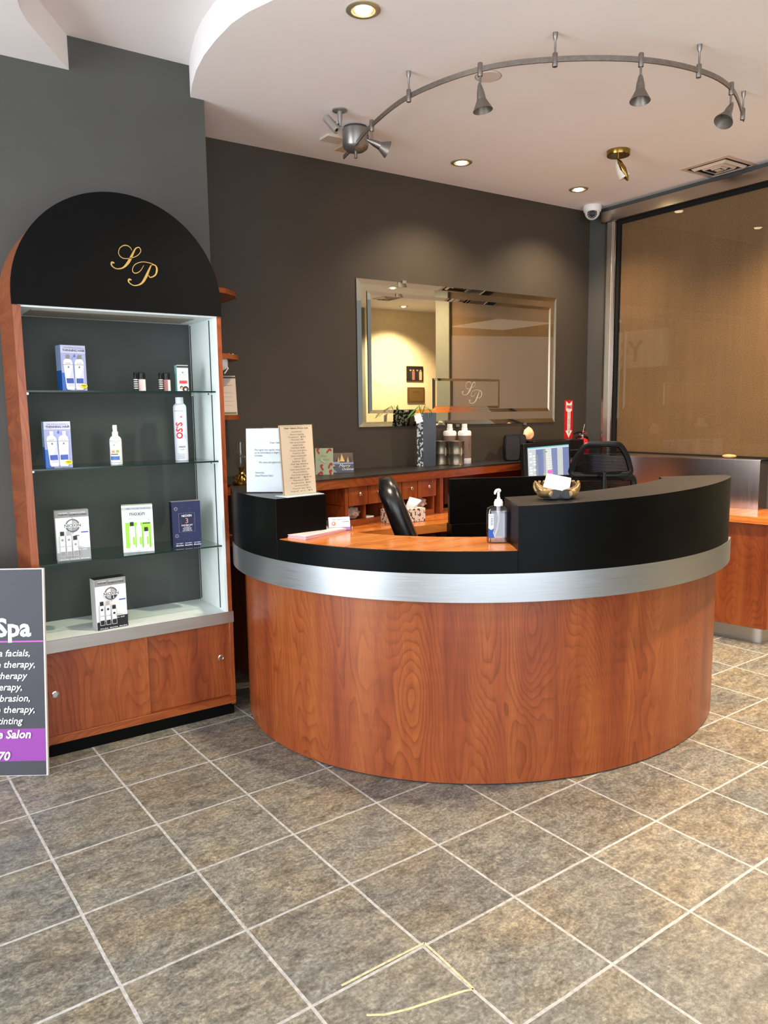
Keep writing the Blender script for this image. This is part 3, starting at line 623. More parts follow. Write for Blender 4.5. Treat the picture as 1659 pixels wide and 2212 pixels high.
# spray bottle
sb = thing('spray_bottle', 'white spray bottle with blue label in the middle of the second glass shelf', 'bottle', (0.886, 3.335, 1.1835), R(-30))
a = M(); a.lathe([(0.023, 0), (0.0245, 0.003), (0.0245, 0.10), (0.0235, 0.108), (0.018, 0.117), (0.011, 0.121)], M_WHITEP, 28)
a.on(-0.0247); 
def cyl_label(mm, r, x0, x1, z0, z1, mt, lay=1, n=8):
    rr = r + 0.0003 * lay; pts = []
    for i in range(n + 1):
        t = -PI / 2 + (x0 + (x1 - x0) * i / n) / r; pts += [(rr * math.cos(t), rr * math.sin(t), z0), (rr * math.cos(t), rr * math.sin(t), z1)]
    mm.add(pts, [(2 * i, 2 * i + 2, 2 * i + 3, 2 * i + 1) for i in range(n)], mt)
cyl_label(a, 0.0245, -0.02, 0.02, 0.02, 0.036, F((70, 110, 180))); cyl_label(a, 0.0245, -0.024, 0.024, 0.100, 0.1012, F((60, 70, 70))); cyl_label(a, 0.0245, -0.024, 0.024, 0.008, 0.009, F((60, 70, 70)))
cyl_label(a, 0.0245, -0.012, 0.002, 0.05, 0.06, F((200, 150, 90))); cyl_label(a, 0.0245, 0.006, 0.018, 0.05, 0.062, F((160, 180, 60))); cyl_label(a, 0.0245, -0.016, 0.014, 0.042, 0.046, F((60, 70, 110))); cyl_label(a, 0.0245, -0.003, 0.003, 0.08, 0.086, F((140, 146, 150))); cyl_label(a, 0.0245, -0.012, 0.012, 0.093, 0.095, F((150, 170, 110)))
a.build('bottle_body', sb)
a = M(); a.lathe([(0.0125, 0.120), (0.0125, 0.136), (0.009, 0.140), (0.009, 0.160), (0.0085, 0.166)], M_WHITEP, 20); a.box(-0.005, 0.005, -0.017, 0.0, 0.150, 0.159, M_WHITEP); a.build('spray_cap', sb, bevel=0.0008)
# hair spray can
hc = thing('hair_spray_can', 'tall white hair spray can with red lettering, right of the middle shelf', 'can', (1.195, 3.405, 1.1835), R(-28))
a = M(); a.lathe([(0.028, 0), (0.0292, 0.003), (0.0292, 0.238), (0.027, 0.247), (0.019, 0.255)], F((216, 220, 232), 0.3), 32)
V, Fc = text_geo('OSiS', 0.03, 0.0)
def cyl_text(mm, t, r, zc, size, mt, xo=0.0, rot=PI / 2, bold=0.03, wide=1.0, lay=2):
    V, Fc = text_geo(t, bold, 0.0); P = []
    for u, v in V:
        u *= size * wide; v *= size
        x, z = u * math.cos(rot) - v * math.sin(rot), u * math.sin(rot) + v * math.cos(rot)
        th = -PI / 2 + (x + xo) / r; P.append(((r + 0.0003 * lay) * math.cos(th), (r + 0.0003 * lay) * math.sin(th), zc + z))
    mm.add(P, Fc, mt)
cyl_text(a, 'OSiS', 0.0292, 0.135, 0.040, F((206, 40, 48)), 0.0, PI / 2, 0.035, 0.95); cyl_text(a, '+', 0.0292, 0.196, 0.022, F((206, 40, 48)), 0.010, PI / 2, 0.02)
cyl_text(a, 'PROFESSIONAL', 0.0292, 0.222, 0.006, F((80, 84, 96)), 0.0, 0.0, 0.0); cyl_text(a, 'FREEZE', 0.0292, 0.062, 0.009, F((60, 60, 70)), 0.008, 0.0, 0.02); cyl_text(a, 'HAIR', 0.0292, 0.050, 0.007, F((90, 94, 104)), 0.008, 0.0, 0.0)
for k in range(5): cyl_label(a, 0.0292, -0.015 + 0.004 * (k % 2), 0.018, 0.030 - k * 0.005, 0.0312 - k * 0.005, F((120, 124, 136)), 2)
a.build('can_body', hc)
a = M(); a.lathe([(0.0175, 0.254), (0.0175, 0.280), (0.0165, 0.283)], F((232, 236, 240)), 28); a.build('can_cap', hc)

# ------------------------------------------------------------------ signboard at left edge
sg = thing('sandwich_sign_board', 'charcoal and purple signboard with white spa lettering leaning beside the cabinet', 'sign', (0.493, 3.10, 0), 0.0)
ang = math.atan2(0.102, -0.156)  # direction of the board along the floor, going left
W = 0.62
a = M(); a.box(-W, 0, 0, 0.012, 0, 0.81, F((206, 196, 190)))
a.on(0.0); a.rect(-W, -0.006, 0.002, 0.806, F((58, 59, 66)))
a.rect(-W, -0.006, 0.058, 0.185, F((134, 58, 146))); a.rect(-W, -0.006, 0.523, 0.529, F((170, 84, 172)))
def tx(t, xr, z, size, mt, bold=0.01, shear=0.25):
    V, _ = text_geo(t, bold, shear); w0 = max(v[0] for v in V) * size
    a.text(t, xr - w0, z, size, mt, bold=bold, shear=shear)
SW = F((236, 236, 240))
tx('Beauty & Spa', -0.052, 0.577, 0.098, SW, 0.03, 0.0)
for i, (t, xr) in enumerate([('Microdermabra, ultra facials,', -0.055), ('Body massage therapy,', -0.036), ('Light therapy', -0.065), ('Laser therapy,', -0.088), ('Micro abrasion,', -0.058), ('Rejuvenation therapy,', -0.040), ('brow tinting', -0.086)]):
    tx(t, xr - 0.004, 0.480 - i * 0.044, 0.0375, SW)
tx('The Salon', -0.060, 0.163, 0.045, SW, 0.025); tx('905 555 2370', -0.142, 0.078, 0.047, SW, 0.025)
sgo = a.build('board_panel', sg, bevel=0.001)
sg.rotation_euler = (R(0), 0, 0)
RZ = ang - PI  # local +x points back towards the bottom right corner
sg.matrix_world = Matrix.Translation((0.493, 3.10, 0.0)) @ Matrix.Rotation(RZ, 4, 'Z') @ Matrix.Rotation(R(-6.3), 4, 'X')

# ------------------------------------------------------------------ reception desk
EC, EA, EB, EP = (2.53, 2.897), 1.232, 1.117, -0.026
def EL(deg, s=0.0):
    t = R(deg); return (EC[0] + (EA - s) * math.cos(t) * math.cos(EP) - (EB - s) * math.sin(t) * math.sin(EP), EC[1] + (EA - s) * math.cos(t) * math.sin(EP) + (EB - s) * math.sin(t) * math.cos(EP))
def er(a0, a1, s=0.0, n=None):
    n = n or max(2, int(abs(a1 - a0) / 2.0)); return [EL(a0 + (a1 - a0) * i / n, s) for i in range(n + 1)]
A0, A1 = -212.0, -57.0   # left end behind the cabinet, right end
AL, ARR = -168.6, -120.3  # sides of the low ledge
desk = thing('reception_desk', 'curved reception desk with cherry wood front, brushed metal band and black raised tops', 'desk', (2.0, 2.2, 0))
def ring_part(name, s0, s1, z0, z1, mt, a0=A0, a1=A1, mtop=None, zt=None, bev=0.0015):
    a = M(); a.prism(er(a0, a1, s0) + er(a1, a0, s1), z0, z1, mt, mtop, zt=zt); return a.build(name, desk, world=True, smooth=30, bevel=bev)
ring_part('wood_base', 0.053, 0.11, 0.006, 0.715, M_WOOD, bev=0)
ring_part('base_plinth', 0.060, 0.11, 0.0, 0.008, M_RUBBER, bev=0)['label'] = 'thin black base line'
ring_part('metal_band', -0.001, 0.10, 0.713, 0.817, M_BAND, bev=0)['label'] = 'brushed aluminium band'
ring_part('lower_fascia', 0.0, 0.10, 0.817, 0.897, M_BLACK, AL - 0.0, ARR + 0.0)['label'] = 'black fascia'
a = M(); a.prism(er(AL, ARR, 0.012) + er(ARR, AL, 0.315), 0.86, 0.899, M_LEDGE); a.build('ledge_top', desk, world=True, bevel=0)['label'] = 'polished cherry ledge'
ring_part('ledge_underside', 0.08, 0.30, 0.82, 0.86, M_BLACK, AL, ARR)
# left raised block
lb = er(-212, AL, 0.0) + [(1.31 + 0.245, 2.675 + 0.055), (1.60, 2.9), (1.625, 3.2), (1.635, 3.49)]
a = M(); a.prism(lb, 0.817, 1.058, M_BLACK, M_BLACKTOP); a.build('raised_block', desk, world=True, bevel=0.0015, smooth=30)
def ztop(x, y): return 1.057 + max(0, x - 1.893) * 0.031
rb = er(ARR, -62, 0.0) + [EL(-60, 0.006), EL(-58.5, 0.03), EL(-58.3, 0.06)] + [EL(-63.5, 0.27), EL(-65, 0.285)] + er(-68, ARR, 0.255)
a = M(); a.prism(rb, 0.817, 1.06, M_BLACK, M_BLACKTOP, zt=ztop); a.build('raised_block', desk, world=True, bevel=0.0015, smooth=30)
# inner work surface and inner wall of the desk
ring_part('inner_worktop', 0.10, 0.42, 0.70, 0.735, M_WOODH, -200, -62)

# ------------------------------------------------------------------ things on the desk
def holder(name, label, loc, rz, W, H, tilt, content, cat='sign', base=0.08):
    t = thing(name, label, cat, loc, rz)
    a = M(); a.T = Tm((0, 0, 0.002), rx=-tilt); a.box(-W / 2 - 0.002, W / 2 + 0.002, -0.003, 0.0035, 0, H + 0.003, M_ACRYLIC); a.build('acrylic_sleeve', t)
    if base:
        a = M(); a.box(-W / 2 - 0.01, W / 2 + 0.01, -base * 0.55, base * 0.6, 0, 0.003, F((206, 218, 220), 0.15)); a.build('acrylic_foot', t, bevel=0.0005)
    a = M(); a.T = Tm((0, 0, 0.002), rx=-tilt); content(a, W, H); a.build('paper_insert', t)
    return t
def c_notice(a, W, H):
    a.box(-W / 2, W / 2, -0.0008, 0.0008, 0.002, H, F((206, 214, 228))); a.on(-0.0035)
    K = F((40, 44, 56))
    a.text('Dear Valued Customer', 0.018, H * 0.775, 0.0115, K, width=0.095)
    for i, (t, wd) in enumerate((('We regret that rapidly rising costs forces', 0.155), ('us to introduce a slight price', 0.13), ('increase.', 0.035))): a.text(t, -W * 0.40 + wd / 2 + 0.01, H * (0.665 - 0.044 * i), 0.0115, K, width=wd)
    a.text('We value and appreciate your support.', -0.002, H * 0.47, 0.0115, K, width=0.15)
    a.text('Sincerely,', -W * 0.40 + 0.032, H * 0.31, 0.0115, K, width=0.038); a.text('Sheer Pleasure Salon', -W * 0.40 + 0.05, H * 0.262, 0.0115, K, width=0.075)
holder('acrylic_notice_stand', 'large white notice to customers in a clear stand on the black desk end', (1.428, 2.915, 1.0585), R(-38), 0.262, 0.268, R(5), c_notice, base=0.0)
def c_menu(a, W, H):
    a.box(-W / 2, W / 2, -0.0008, 0.0008, 0.002, H, F((214, 192, 168))); a.on(-0.0035)
    K = F((70, 52, 42)); a.rect(-W / 2, -W / 2 + 0.004, 0.003, H, F((150, 120, 96)))
    a.text('~~~~~~~~~~~', 0, H * 0.985, 0.012, F((60, 40, 34)), width=W * 0.9); a.text('Hair Salon Price List', 0, H * 0.955, 0.0095, F((70, 50, 44)), bold=0.02, width=W * 0.72)
    rows = ['Cut and blow dry', 'Gents styling', 'Colour  $75', 'Perm from  $90', 'Hair up and styled', 'Highlights half head', 'Full head  $140', 'Toner and gloss', 'Treatment  $45', 'Keratin smoothing $200', 'Eyebrows  $15', 'Lashes  $35', 'Full leg waxing', 'Underarm  $20', 'Facial deep cleanse  $85', 'Microdermabrasion', 'Full body massage', 'Back  $60', 'Manicure  $30', 'Pedicure  $45', 'Gel removal and polish', 'French tips  $10', 'Nail art  $5']
    for i, r in enumerate(rows): a.text(r, 0.001, H * (0.905 - 0.0385 * i), 0.0078, K, width=W * (0.30 + 0.22 * ((i * 7) % 5) / 4 + (0.12 if i > 13 else 0)))
holder('acrylic_menu_stand', 'tall beige price list in a clear stand at the edge of the black desk end', (1.455, 2.765, 1.0585), R(10), 0.168, 0.282, R(4), c_menu, base=0.07)
# old lamp behind the notice
lp = thing('glass_lamp', 'small brass lamp with clear glass behind the white notice', 'lamp', (1.462, 3.36, 1.0585))
a = M(); a.lathe([(0.042, 0), (0.044, 0.004), (0.044, 0.012), (0.034, 0.017), (0.022, 0.024), (0.010, 0.04), (0.016, 0.052), (0.008, 0.062), (0.012, 0.075), (0.02, 0.08)], M_BRASS, 28)
for k in range(5): 
    t = k * 2 * PI / 5; a.tube([(0.03 * math.cos(t), 0.03 * math.sin(t), 0.018), (0.036 * math.cos(t), 0.036 * math.sin(t), 0.032), (0.02 * math.cos(t), 0.02 * math.sin(t), 0.046), (0.012 * math.cos(t), 0.012 * math.sin(t), 0.036)], 0.004, M_BRASS, 6)
a.build('brass_base', lp)
a = M(); a.lathe([(0.012, 0.08), (0.026, 0.086), (0.028, 0.10), (0.028, 0.13), (0.024, 0.134), (0.022, 0.14), (0.021, 0.20), (0.020, 0.20), (0.021, 0.14)], M_ACRYLIC, 28, caps=False); a.build('glass_chimney', lp)
# brochures
def brochure(i, z, dx, dr):
    a = M(); a.box(-0.125, 0.125, -0.052, 0.052, 0, 0.0022, F((226, 176, 186) if i else (232, 208, 206))); 
    if i == 4:
        a.add([(-0.125, -0.052, 0.0024), (0.125, -0.052, 0.0024), (0.125, 0.052, 0.0024), (-0.125, 0.052, 0.0024)], [(0, 1, 2, 3)], F((232, 206, 204)))
        a.T = Matrix.Rotation(-PI / 2, 4, 'X'); a.on(-0.0026); 
        a.text('Hair Salon and Spa', 0.05, 0.008, 0.013, F((150, 96, 100)), shear=0.3, width=0.08); a.text('Facials Body Nails Massage Waxing', -0.04, -0.01, 0.008, F((170, 130, 134)), width=0.12); a.text('Colour Cuts Styling and more', -0.03, -0.026, 0.008, F((170, 130, 134)), width=0.1)
        a.T = Matrix.Identity(4)
    o = a.build('brochure', loc=(1.50 + dx, 2.715, 0.8997 + z), rot=(0, 0, R(20 + dr)))
    return tag(o, 'pink folded brochure in the flat stack on the wood ledge' if i < 4 else 'topmost pink brochure with printed face on the stack on the ledge', 'brochure', 'brochures stacked on the wood ledge')
for i in range(5): brochure(i, i * 0.0026, random.uniform(-.003, .003), random.uniform(-1.2, 1.2))
# business card holder
ch = thing('business_card_holder', 'clear holder with upright salon business cards behind the pink brochures', 'card holder', (1.622, 2.735, 0.8997), R(-22))
a = M(); a.box(-0.05, 0.05, -0.02, 0.03, 0, 0.002, M_ACRYLIC); a.T = Tm((0, 0.005, 0), rx=R(-20)); a.box(-0.05, 0.05, 0.012, 0.014, 0, 0.05, M_ACRYLIC); a.box(-0.05, 0.05, -0.004, -0.002, 0, 0.014, M_ACRYLIC)
a.T = Matrix.Identity(4)
for s_ in (-1, 1): a.tube([(s_ * 0.05, -0.02, 0.002), (s_ * 0.051, -0.006, 0.018), (s_ * 0.051, 0.02, 0.022), (s_ * 0.05, 0.028, 0.003)], 0.0012, M_CHROME, 6)
a.build('clear_stand', ch)
a = M(); a.T = Tm((0, 0.005, 0.003), rx=R(-20)); a.box(-0.045, 0.045, 0.0, 0.011, 0, 0.055, F((222, 214, 226))); a.on(0.0); a.rect(-0.045, 0.045, 0, 0.055, F((236, 232, 240))); a.rect(-0.045, 0.045, 0.0, 0.012, F((176, 110, 176)))
a.text("Sheer's Salon and Spa", 0, 0.045, 0.008, F((70, 62, 76)), width=0.06); a.disc(-0.024, 0.027, 0.009, F((214, 140, 120))); a.disc(-0.026, 0.028, 0.004, F((236, 220, 216))); a.rect(0.012, 0.040, 0.033, 0.035, F((60, 56, 66))); a.text('555 2370', 0.022, 0.02, 0.006, F((110, 104, 120)))
a.build('business_cards', ch)
# hand sanitizer
hs = thing('hand_sanitizer_bottle', 'clear pump bottle of hand sanitizer on the wood ledge beside the black block', 'bottle', (1.950, 2.125, 0.8997), R(-38)); hs.scale = (0.9, 0.95, 1.0)
def rr_prof(w_, d_, r_, n=5):
    P = []
    for cx_, cy_, a0 in ((w_ / 2 - r_, d_ / 2 - r_, 0), (-w_ / 2 + r_, d_ / 2 - r_, 90), (-w_ / 2 + r_, -d_ / 2 + r_, 180), (w_ / 2 - r_, -d_ / 2 + r_, 270)):
        P += [(cx_ + r_ * math.cos(R(a0 + 90 * i / n)), cy_ + r_ * math.sin(R(a0 + 90 * i / n))) for i in range(n + 1)]
    return P
def loft(mm, secs, mt, caps=True):
    n = len(secs[0][0]); pts = [(x, y, z) for P, z in secs for x, y in P]
    mm.add(pts, [(j * n + i, j * n + (i + 1) % n, (j + 1) * n + (i + 1) % n, (j + 1) * n + i) for j in range(len(secs) - 1) for i in range(n)], mt)
    if caps: mm.add(pts, [tuple(range(n))[::-1], tuple(range((len(secs) - 1) * n, len(secs) * n))], mt)
a = M(); loft(a, [(rr_prof(0.090, 0.05, 0.016), 0), (rr_prof(0.098, 0.058, 0.018), 0.004), (rr_prof(0.098, 0.058, 0.018), 0.118), (rr_prof(0.094, 0.054, 0.018), 0.128), (rr_prof(0.060, 0.036, 0.015), 0.136), (rr_prof(0.032, 0.032, 0.0155), 0.139)], M_LIQUID); a.build('clear_bottle', hs)
a = M(); loft(a, [(rr_prof(0.095, 0.055, 0.017), 0.004), (rr_prof(0.095, 0.055, 0.017), 0.112)], M_LIQUID); a.build('clear_gel', hs)
a = M(); a.on(-0.0292); a.rect(-0.043, -0.022, 0.02, 0.11, F((226, 234, 246))); a.poly([(-0.043, 0.02), (-0.018, 0.02), (-0.024, 0.038), (-0.020, 0.056), (-0.032, 0.05), (-0.043, 0.056)], F((34, 84, 170)))
for k in range(5): a.rect(-0.034, -0.025, 0.068 + 0.006 * k, 0.0705 + 0.006 * k, F((84, 100, 140)))
a.text('Purell', -0.033, 0.102, 0.008, F((60, 90, 160)), width=0.016)
a.build('front_label', hs)
a = M(); a.T = Matrix.Rotation(PI, 4, 'Z'); a.on(-0.0292); a.rect(-0.041, -0.020, 0.012, 0.115, F((224, 224, 230)))
a.build('back_label', hs)
a = M(); a.lathe([(0.0185, 0.137), (0.0185, 0.152), (0.0155, 0.156), (0.0155, 0.160), (0.0075, 0.163), (0.0075, 0.168), (0.0055, 0.170), (0.0055, 0.19)], M_WHITEP, 24)
a.T = Tm((0, 0, 0.188), rz=R(60)); a.lathe([(0.0075, 0), (0.0105, 0.004), (0.0105, 0.008), (0.006, 0.013)], M_WHITEP, 18); a.tube([(0, 0, 0.006), (-0.02, 0, 0.008), (-0.032, 0, 0.003), (-0.036, 0, -0.004)], [0.0065, 0.006, 0.005, 0.004], M_WHITEP, 8); a.T = Matrix.Identity(4)
a.tube([(0, 0, 0.14), (0, 0, 0.115), (0.002, 0, 0.09), (-0.004, 0, 0.05), (-0.014, 0, 0.025), (-0.018, 0, 0.012)], [0.009, 0.008, 0.0035, 0.0035, 0.0035, 0.0035], F((224, 224, 226)), 8)
a.build('pump', hs)
# cupped hands card holder
hd = thing('cupped_hands_sculpture', 'pale bronze cupped hands sculpture holding white cards on the black desk top', 'sculpture', (2.115, 1.985, 1.065), R(-36)); hd.scale = (1.16, 1.12, 1.08)
def hand_mesh(sgn):
    mm = M()
    wr_ = Vector((0.019 + (0.0 if sgn > 0 else 0.0), -0.040, 0.020)); 
    mm.tube([(sgn * 0.019, -0.052, 0.020), (sgn * 0.024, -0.034, 0.021), (sgn * 0.036, -0.012, 0.020), (sgn * 0.044, 0.008, 0.018), (sgn * 0.046, 0.02, 0.020)], [0.0175, 0.0185, 0.022, 0.022, 0.017], M_BRONZE, 14, flat=(1.1, 0.8))
    mm.tube([(sgn * 0.012, -0.02, 0.012), (sgn * 0.02, 0.0, 0.010), (sgn * 0.02, 0.018, 0.012)], [0.012, 0.016, 0.012], M_BRONZE, 12)
    for i in range(4):
        f = i / 3; x0 = sgn * (0.018 + 0.036 * f); y0 = 0.018 - 0.010 * f
        dx, dy = sgn * (0.002 + 0.013 * f), 0.022 - 0.008 * f; L = (0.9, 1.05, 1.0, 0.8)[i]
        mm.tube([(x0, y0, 0.018), (x0 + dx * 0.9 * L, y0 + dy * 0.8 * L, 0.026), (x0 + dx * 1.25 * L, y0 + dy * 1.1 * L, 0.038), (x0 + dx * 1.25 * L, y0 + dy * 1.0 * L, 0.050), (x0 + dx * 1.0 * L, y0 + dy * 0.75 * L, 0.058)], [0.0085, 0.0085, 0.0078, 0.007, 0.005], M_BRONZE, 10)
    mm.tube([(sgn * 0.040, -0.018, 0.026), (sgn * 0.056, -0.010, 0.034), (sgn * 0.064, 0.000, 0.044), (sgn * 0.066, 0.010, 0.050)], [0.012, 0.010, 0.0085, 0.006], M_BRONZE, 10)
    return mm
for sgn in (-1, 1):
    o = hand_mesh(sgn).build('hand', hd); rm = o.modifiers.new('join', 'REMESH'); rm.mode = 'VOXEL'; rm.voxel_size = 0.0022; rm.use_smooth_shade = True
    sm = o.modifiers.new('soft', 'SMOOTH'); sm.factor = 0.6; sm.iterations = 4
    a = M(); a.T = Tm((sgn * 0.019, -0.0525, 0.0200), rx=PI / 2); a.lathe([(0.0195, -0.002), (0.0200, 0.0), (0.019, 0.0016)], M_SLATEEND, 24, sy=0.8); a.build('wrist_cut', hd)['label'] = 'dark flat wrist end'
a = M(); a.T = Tm((0, 0.0, 0.0)); a.lathe([(0.045, 0), (0.046, 0.004), (0.04, 0.008)], M_SLATEEND, 24, sy=0.6); a.build('stone_foot', hd)
a = M()
for k in range(7): a.T = Tm((-0.006 + 0.002 * k, -0.002 + 0.004 * k, 0.03 + 0.0005 * k), rz=R(-8 + 3 * k), rx=R(-38 + 2 * k), ry=R(14)); a.box(-0.042, 0.038, -0.0006, 0.0006, 0, 0.046, M_PAPER)
tag(a.build('business_cards', loc=(0, 0, 0)), 'fanned white cards held in the bronze cupped hands', 'card').matrix_world = hd.matrix_basis.copy()

# ------------------------------------------------------------------ back counter with drawers
DG = R(10.075); cx0, cy0 = 1.938, 3.466
e1 = Vector((math.cos(DG), math.sin(DG))); n1_ = Vector((-math.sin(DG), math.cos(DG)))
def CP(s, t=0.0): return (cx0 + e1.x * s + n1_.x * t, cy0 + e1.y * s + n1_.y * t)
ct = thing('back_counter', 'raised back counter with cherry wood edge and black top along the grey wall', 'counter', (2.9, 3.85, 0))
poly = [CP(-0.28), CP(1.83), (4.15, 3.80), (4.55, 3.80), (4.55, 4.025), (1.46, 4.025), (1.46, 3.56), (1.65, 3.56)]
a = M(); a.prism(poly, 1.037, 1.045, M_BLACKTOP); a.build('black_top', ct, world=True)
inner = [CP(-0.275, 0.004), CP(1.83, 0.004), (4.14, 3.804), (4.54, 3.804), (4.54, 4.02), (1.47, 4.02), (1.47, 3.565), (1.66, 3.565)]
a = M(); a.prism(inner, 0.990, 1.037, M_WOODH); a.build('wood_edge', ct, world=True)
a = M(); a.prism([CP(0.955, 0.02), CP(0.985, 0.02), CP(0.985, 0.35), CP(0.955, 0.35)], 0.77, 0.990, M_WOODB); a.prism([(3.05, 3.83), (3.9, 3.83), (3.9, 3.85), (3.05, 3.85)], 0.80, 0.99, wood('maroon_board', lin((60, 16, 10)), lin((78, 22, 14)), lin((90, 28, 18)), horiz=True)); a.prism([(3.80, 3.82), (3.84, 3.82), (3.84, 4.02), (3.80, 4.02)], 0.72, 0.99, M_WOODB)
a.build('support_panel', ct, world=True)
# hutch
hu = thing('drawer_hutch', 'cherry wood drawer hutch with round knobs and open cubbies under the back counter', 'cabinet', (CP(0.56, 0.2)[0], CP(0.56, 0.2)[1], 0.772))
a = M(); T0 = Tm((cx0, cy0, 0), rz=DG); a.T = T0
for s_ in (0.19, 0.212 + 0.131, 0.212 + 0.27, 0.212 + 0.412, 0.212 + 0.545, 0.908): a.box(s_, s_ + (0.022 if s_ < 0.2 else 0.012), 0.035 if s_ > 0.2 else 0.02, 0.33, 0.80, 0.985, M_WOODB)
a.box(0.19, 0.92, 0.035, 0.33, 0.772, 0.803, M_WOODH); a.box(0.19, 0.92, 0.04, 0.33, 0.885, 0.893, M_WOODH); a.box(0.19, 0.92, 0.322, 0.33, 0.80, 0.985, M_VOID)
a.build('carcass', hu, world=True)
edges = [(0.215, 0.355), (0.360, 0.490), (0.495, 0.622), (0.628, 0.754), (0.760, 0.918)]
for i, (s0, s1) in enumerate(edges):
    a = M(); a.T = T0 @ Tm((0, 0, 0)); a.box(s0, s1, 0.018, 0.034, 0.893 - 0.008, 1.022 - 0.034, M_WOODB); d = a.build('drawer', hu, world=True, bevel=0.001)
    a = M(); sx_ = (s0 + s1) / 2; a.T = T0 @ Tm((sx_, 0.018, 0.948), rx=PI / 2); a.lathe([(0.004, 0), (0.004, 0.010), (0.0095, 0.014), (0.0105, 0.019), (0.007, 0.024), (0.0, 0.0255)], M_CHROME, 18); a.build('knob', d).location = -hu.location
# worktop
wt = thing('back_worktop', 'polished cherry worktop below the drawer hutch', 'worktop', (2.7, 3.6, 0))
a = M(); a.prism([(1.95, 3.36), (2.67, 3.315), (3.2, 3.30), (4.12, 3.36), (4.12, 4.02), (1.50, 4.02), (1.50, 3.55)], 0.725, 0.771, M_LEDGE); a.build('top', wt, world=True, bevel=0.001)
for x0, x1, y0 in ((2.62, 2.66, 3.42), (2.70, 2.74, 3.42), (1.60, 1.63, 3.58), (4.05, 4.08, 3.45)):
    a = M(); a.box(x0, x1, y0, 3.98, 0, 0.725, M_WOODB); a.build('leg_panel', wt, world=True)
# crumpled tissues in cubbies
def crumple(label, s_, t_, z, sx, sy, sz, seed, mt=None):
    me = bmesh.new(); bmesh.ops.create_icosphere(me, subdivisions=4, radius=1.0)
    for v in me.verts:
        d = v.co.normalized(); k = 1 + 0.35 * noise.noise(d * 2.2 + Vector((seed, 0, 0))) + 0.22 * abs(noise.noise(d * 5 + Vector((0, seed, 0)))) ; v.co = Vector((d.x * sx * k, d.y * sy * k, d.z * sz * k))
    mn = min(v.co.z for v in me.verts)
    for v in me.verts: v.co.z -= mn
    m_ = bpy.data.meshes.new('crumpled_bag'); me.to_mesh(m_); me.free(); m_.materials.append(mt or F((206, 196, 190))); m_.polygons.foreach_set('use_smooth', [True] * len(m_.polygons))
    o = bpy.data.objects.new('crumpled_bag', m_); COL.objects.link(o); p = CP(s_, t_); o.location = (p[0], p[1], z); return tag(o, label, 'bag')
M_FOILBAG = mat('pale_plastic_bag', (196, 190, 186), rough=0.25, var=0.2, vscale=30)
crumple('crumpled pale plastic bag in the leftmost open cubby', 0.283, 0.085, 0.8035, 0.050, 0.03, 0.034, 1.3, M_FOILBAG)
crumple('crumpled white tissue in the rightmost open cubby', 0.838, 0.09, 0.8035, 0.05, 0.03, 0.034, 5.1, F((214, 208, 204)))
a = M(); a.T = T0; a.box(0.375, 0.43, 0.05, 0.12, 0.8035, 0.811, M_PAPER); tag(a.build('paper_pad', bevel=0.001), 'small white paper pad in the second open cubby', 'paper')
# tissue box
tb = thing('tissue_box', 'deer patterned tissue box on the cherry worktop behind the leather chair', 'tissue box', (2.505, 3.52, 0.772), R(-3))
a = M(); a.box(-0.115, 0.115, -0.055, 0.055, 0, 0.075, M_DEER); a.build('printed_carton', tb, bevel=0.001)
a = M()
for sgn, x in ((-1, -0.03), (1, 0.045)):
    a.add([(x, -0.02, 0.074), (x + 0.04, 0.0, 0.074), (x + sgn * 0.05 + 0.02, 0.0, 0.118), (x + 0.01, 0.015, 0.135), (x - 0.02, 0.02, 0.074), (x + sgn * 0.075, -0.01, 0.112)], [(0, 1, 2, 3), (0, 3, 4), (1, 5, 2)], M_PAPER)
ts = a.build('tissue', tb); so = ts.modifiers.new('thick', 'SOLIDIFY'); so.thickness = 0.0012

# ------------------------------------------------------------------ black inner partition
pa = thing('black_partition', 'black laminate partition with a low step behind the desk ledge', 'partition', (2.90, 3.06, 0), R(-20.35))
a = M(); a.box(-0.352, 0.352, -0.0, 0.03, 0.79, 1.030, M_BLACK); a.build('upper_panel', pa, bevel=0.0015)
a = M(); a.box(-0.352, 0.352, -0.03, 0.05, 0.0, 0.790, M_BLACK); a.build('lower_cabinet', pa, bevel=0.0015)

# ------------------------------------------------------------------ leather office chair
def star_base(t, mt_leg, zc=0.42, rot=0.0):
    a = M(); a.lathe([(0.03, 0.10), (0.03, 0.26), (0.018, 0.27), (0.018, zc)], M_BLACKP, 18); a.build('gas_post', t)
    for k in range(5):
        th = rot + k * 2 * PI / 5; c, s_ = math.cos(th), math.sin(th)
        a = M(); a.tube([(0.02 * c, 0.02 * s_, 0.12), (0.15 * c, 0.15 * s_, 0.11), (0.27 * c, 0.27 * s_, 0.075)], [0.03, 0.024, 0.018], mt_leg, 8, flat=(1, 0.7)); lg = a.build('leg', t)
        a = M(); a.T = Tm((0.275 * c, 0.275 * s_, 0.028), rz=th + 0.6)
        for yy in (-0.013, 0.013): a.T = Tm((0.275 * c, 0.275 * s_, 0.028), rz=th + 0.6) @ Tm((0, yy, 0), rx=PI / 2); a.lathe([(0.02, -0.008), (0.028, -0.005), (0.028, 0.005), (0.02, 0.008)], M_BLACKP, 16)
        a.T = Tm((0.275 * c, 0.275 * s_, 0.028)); a.lathe([(0.006, 0), (0.006, 0.045)], M_BLACKP, 8); a.build('caster', lg)
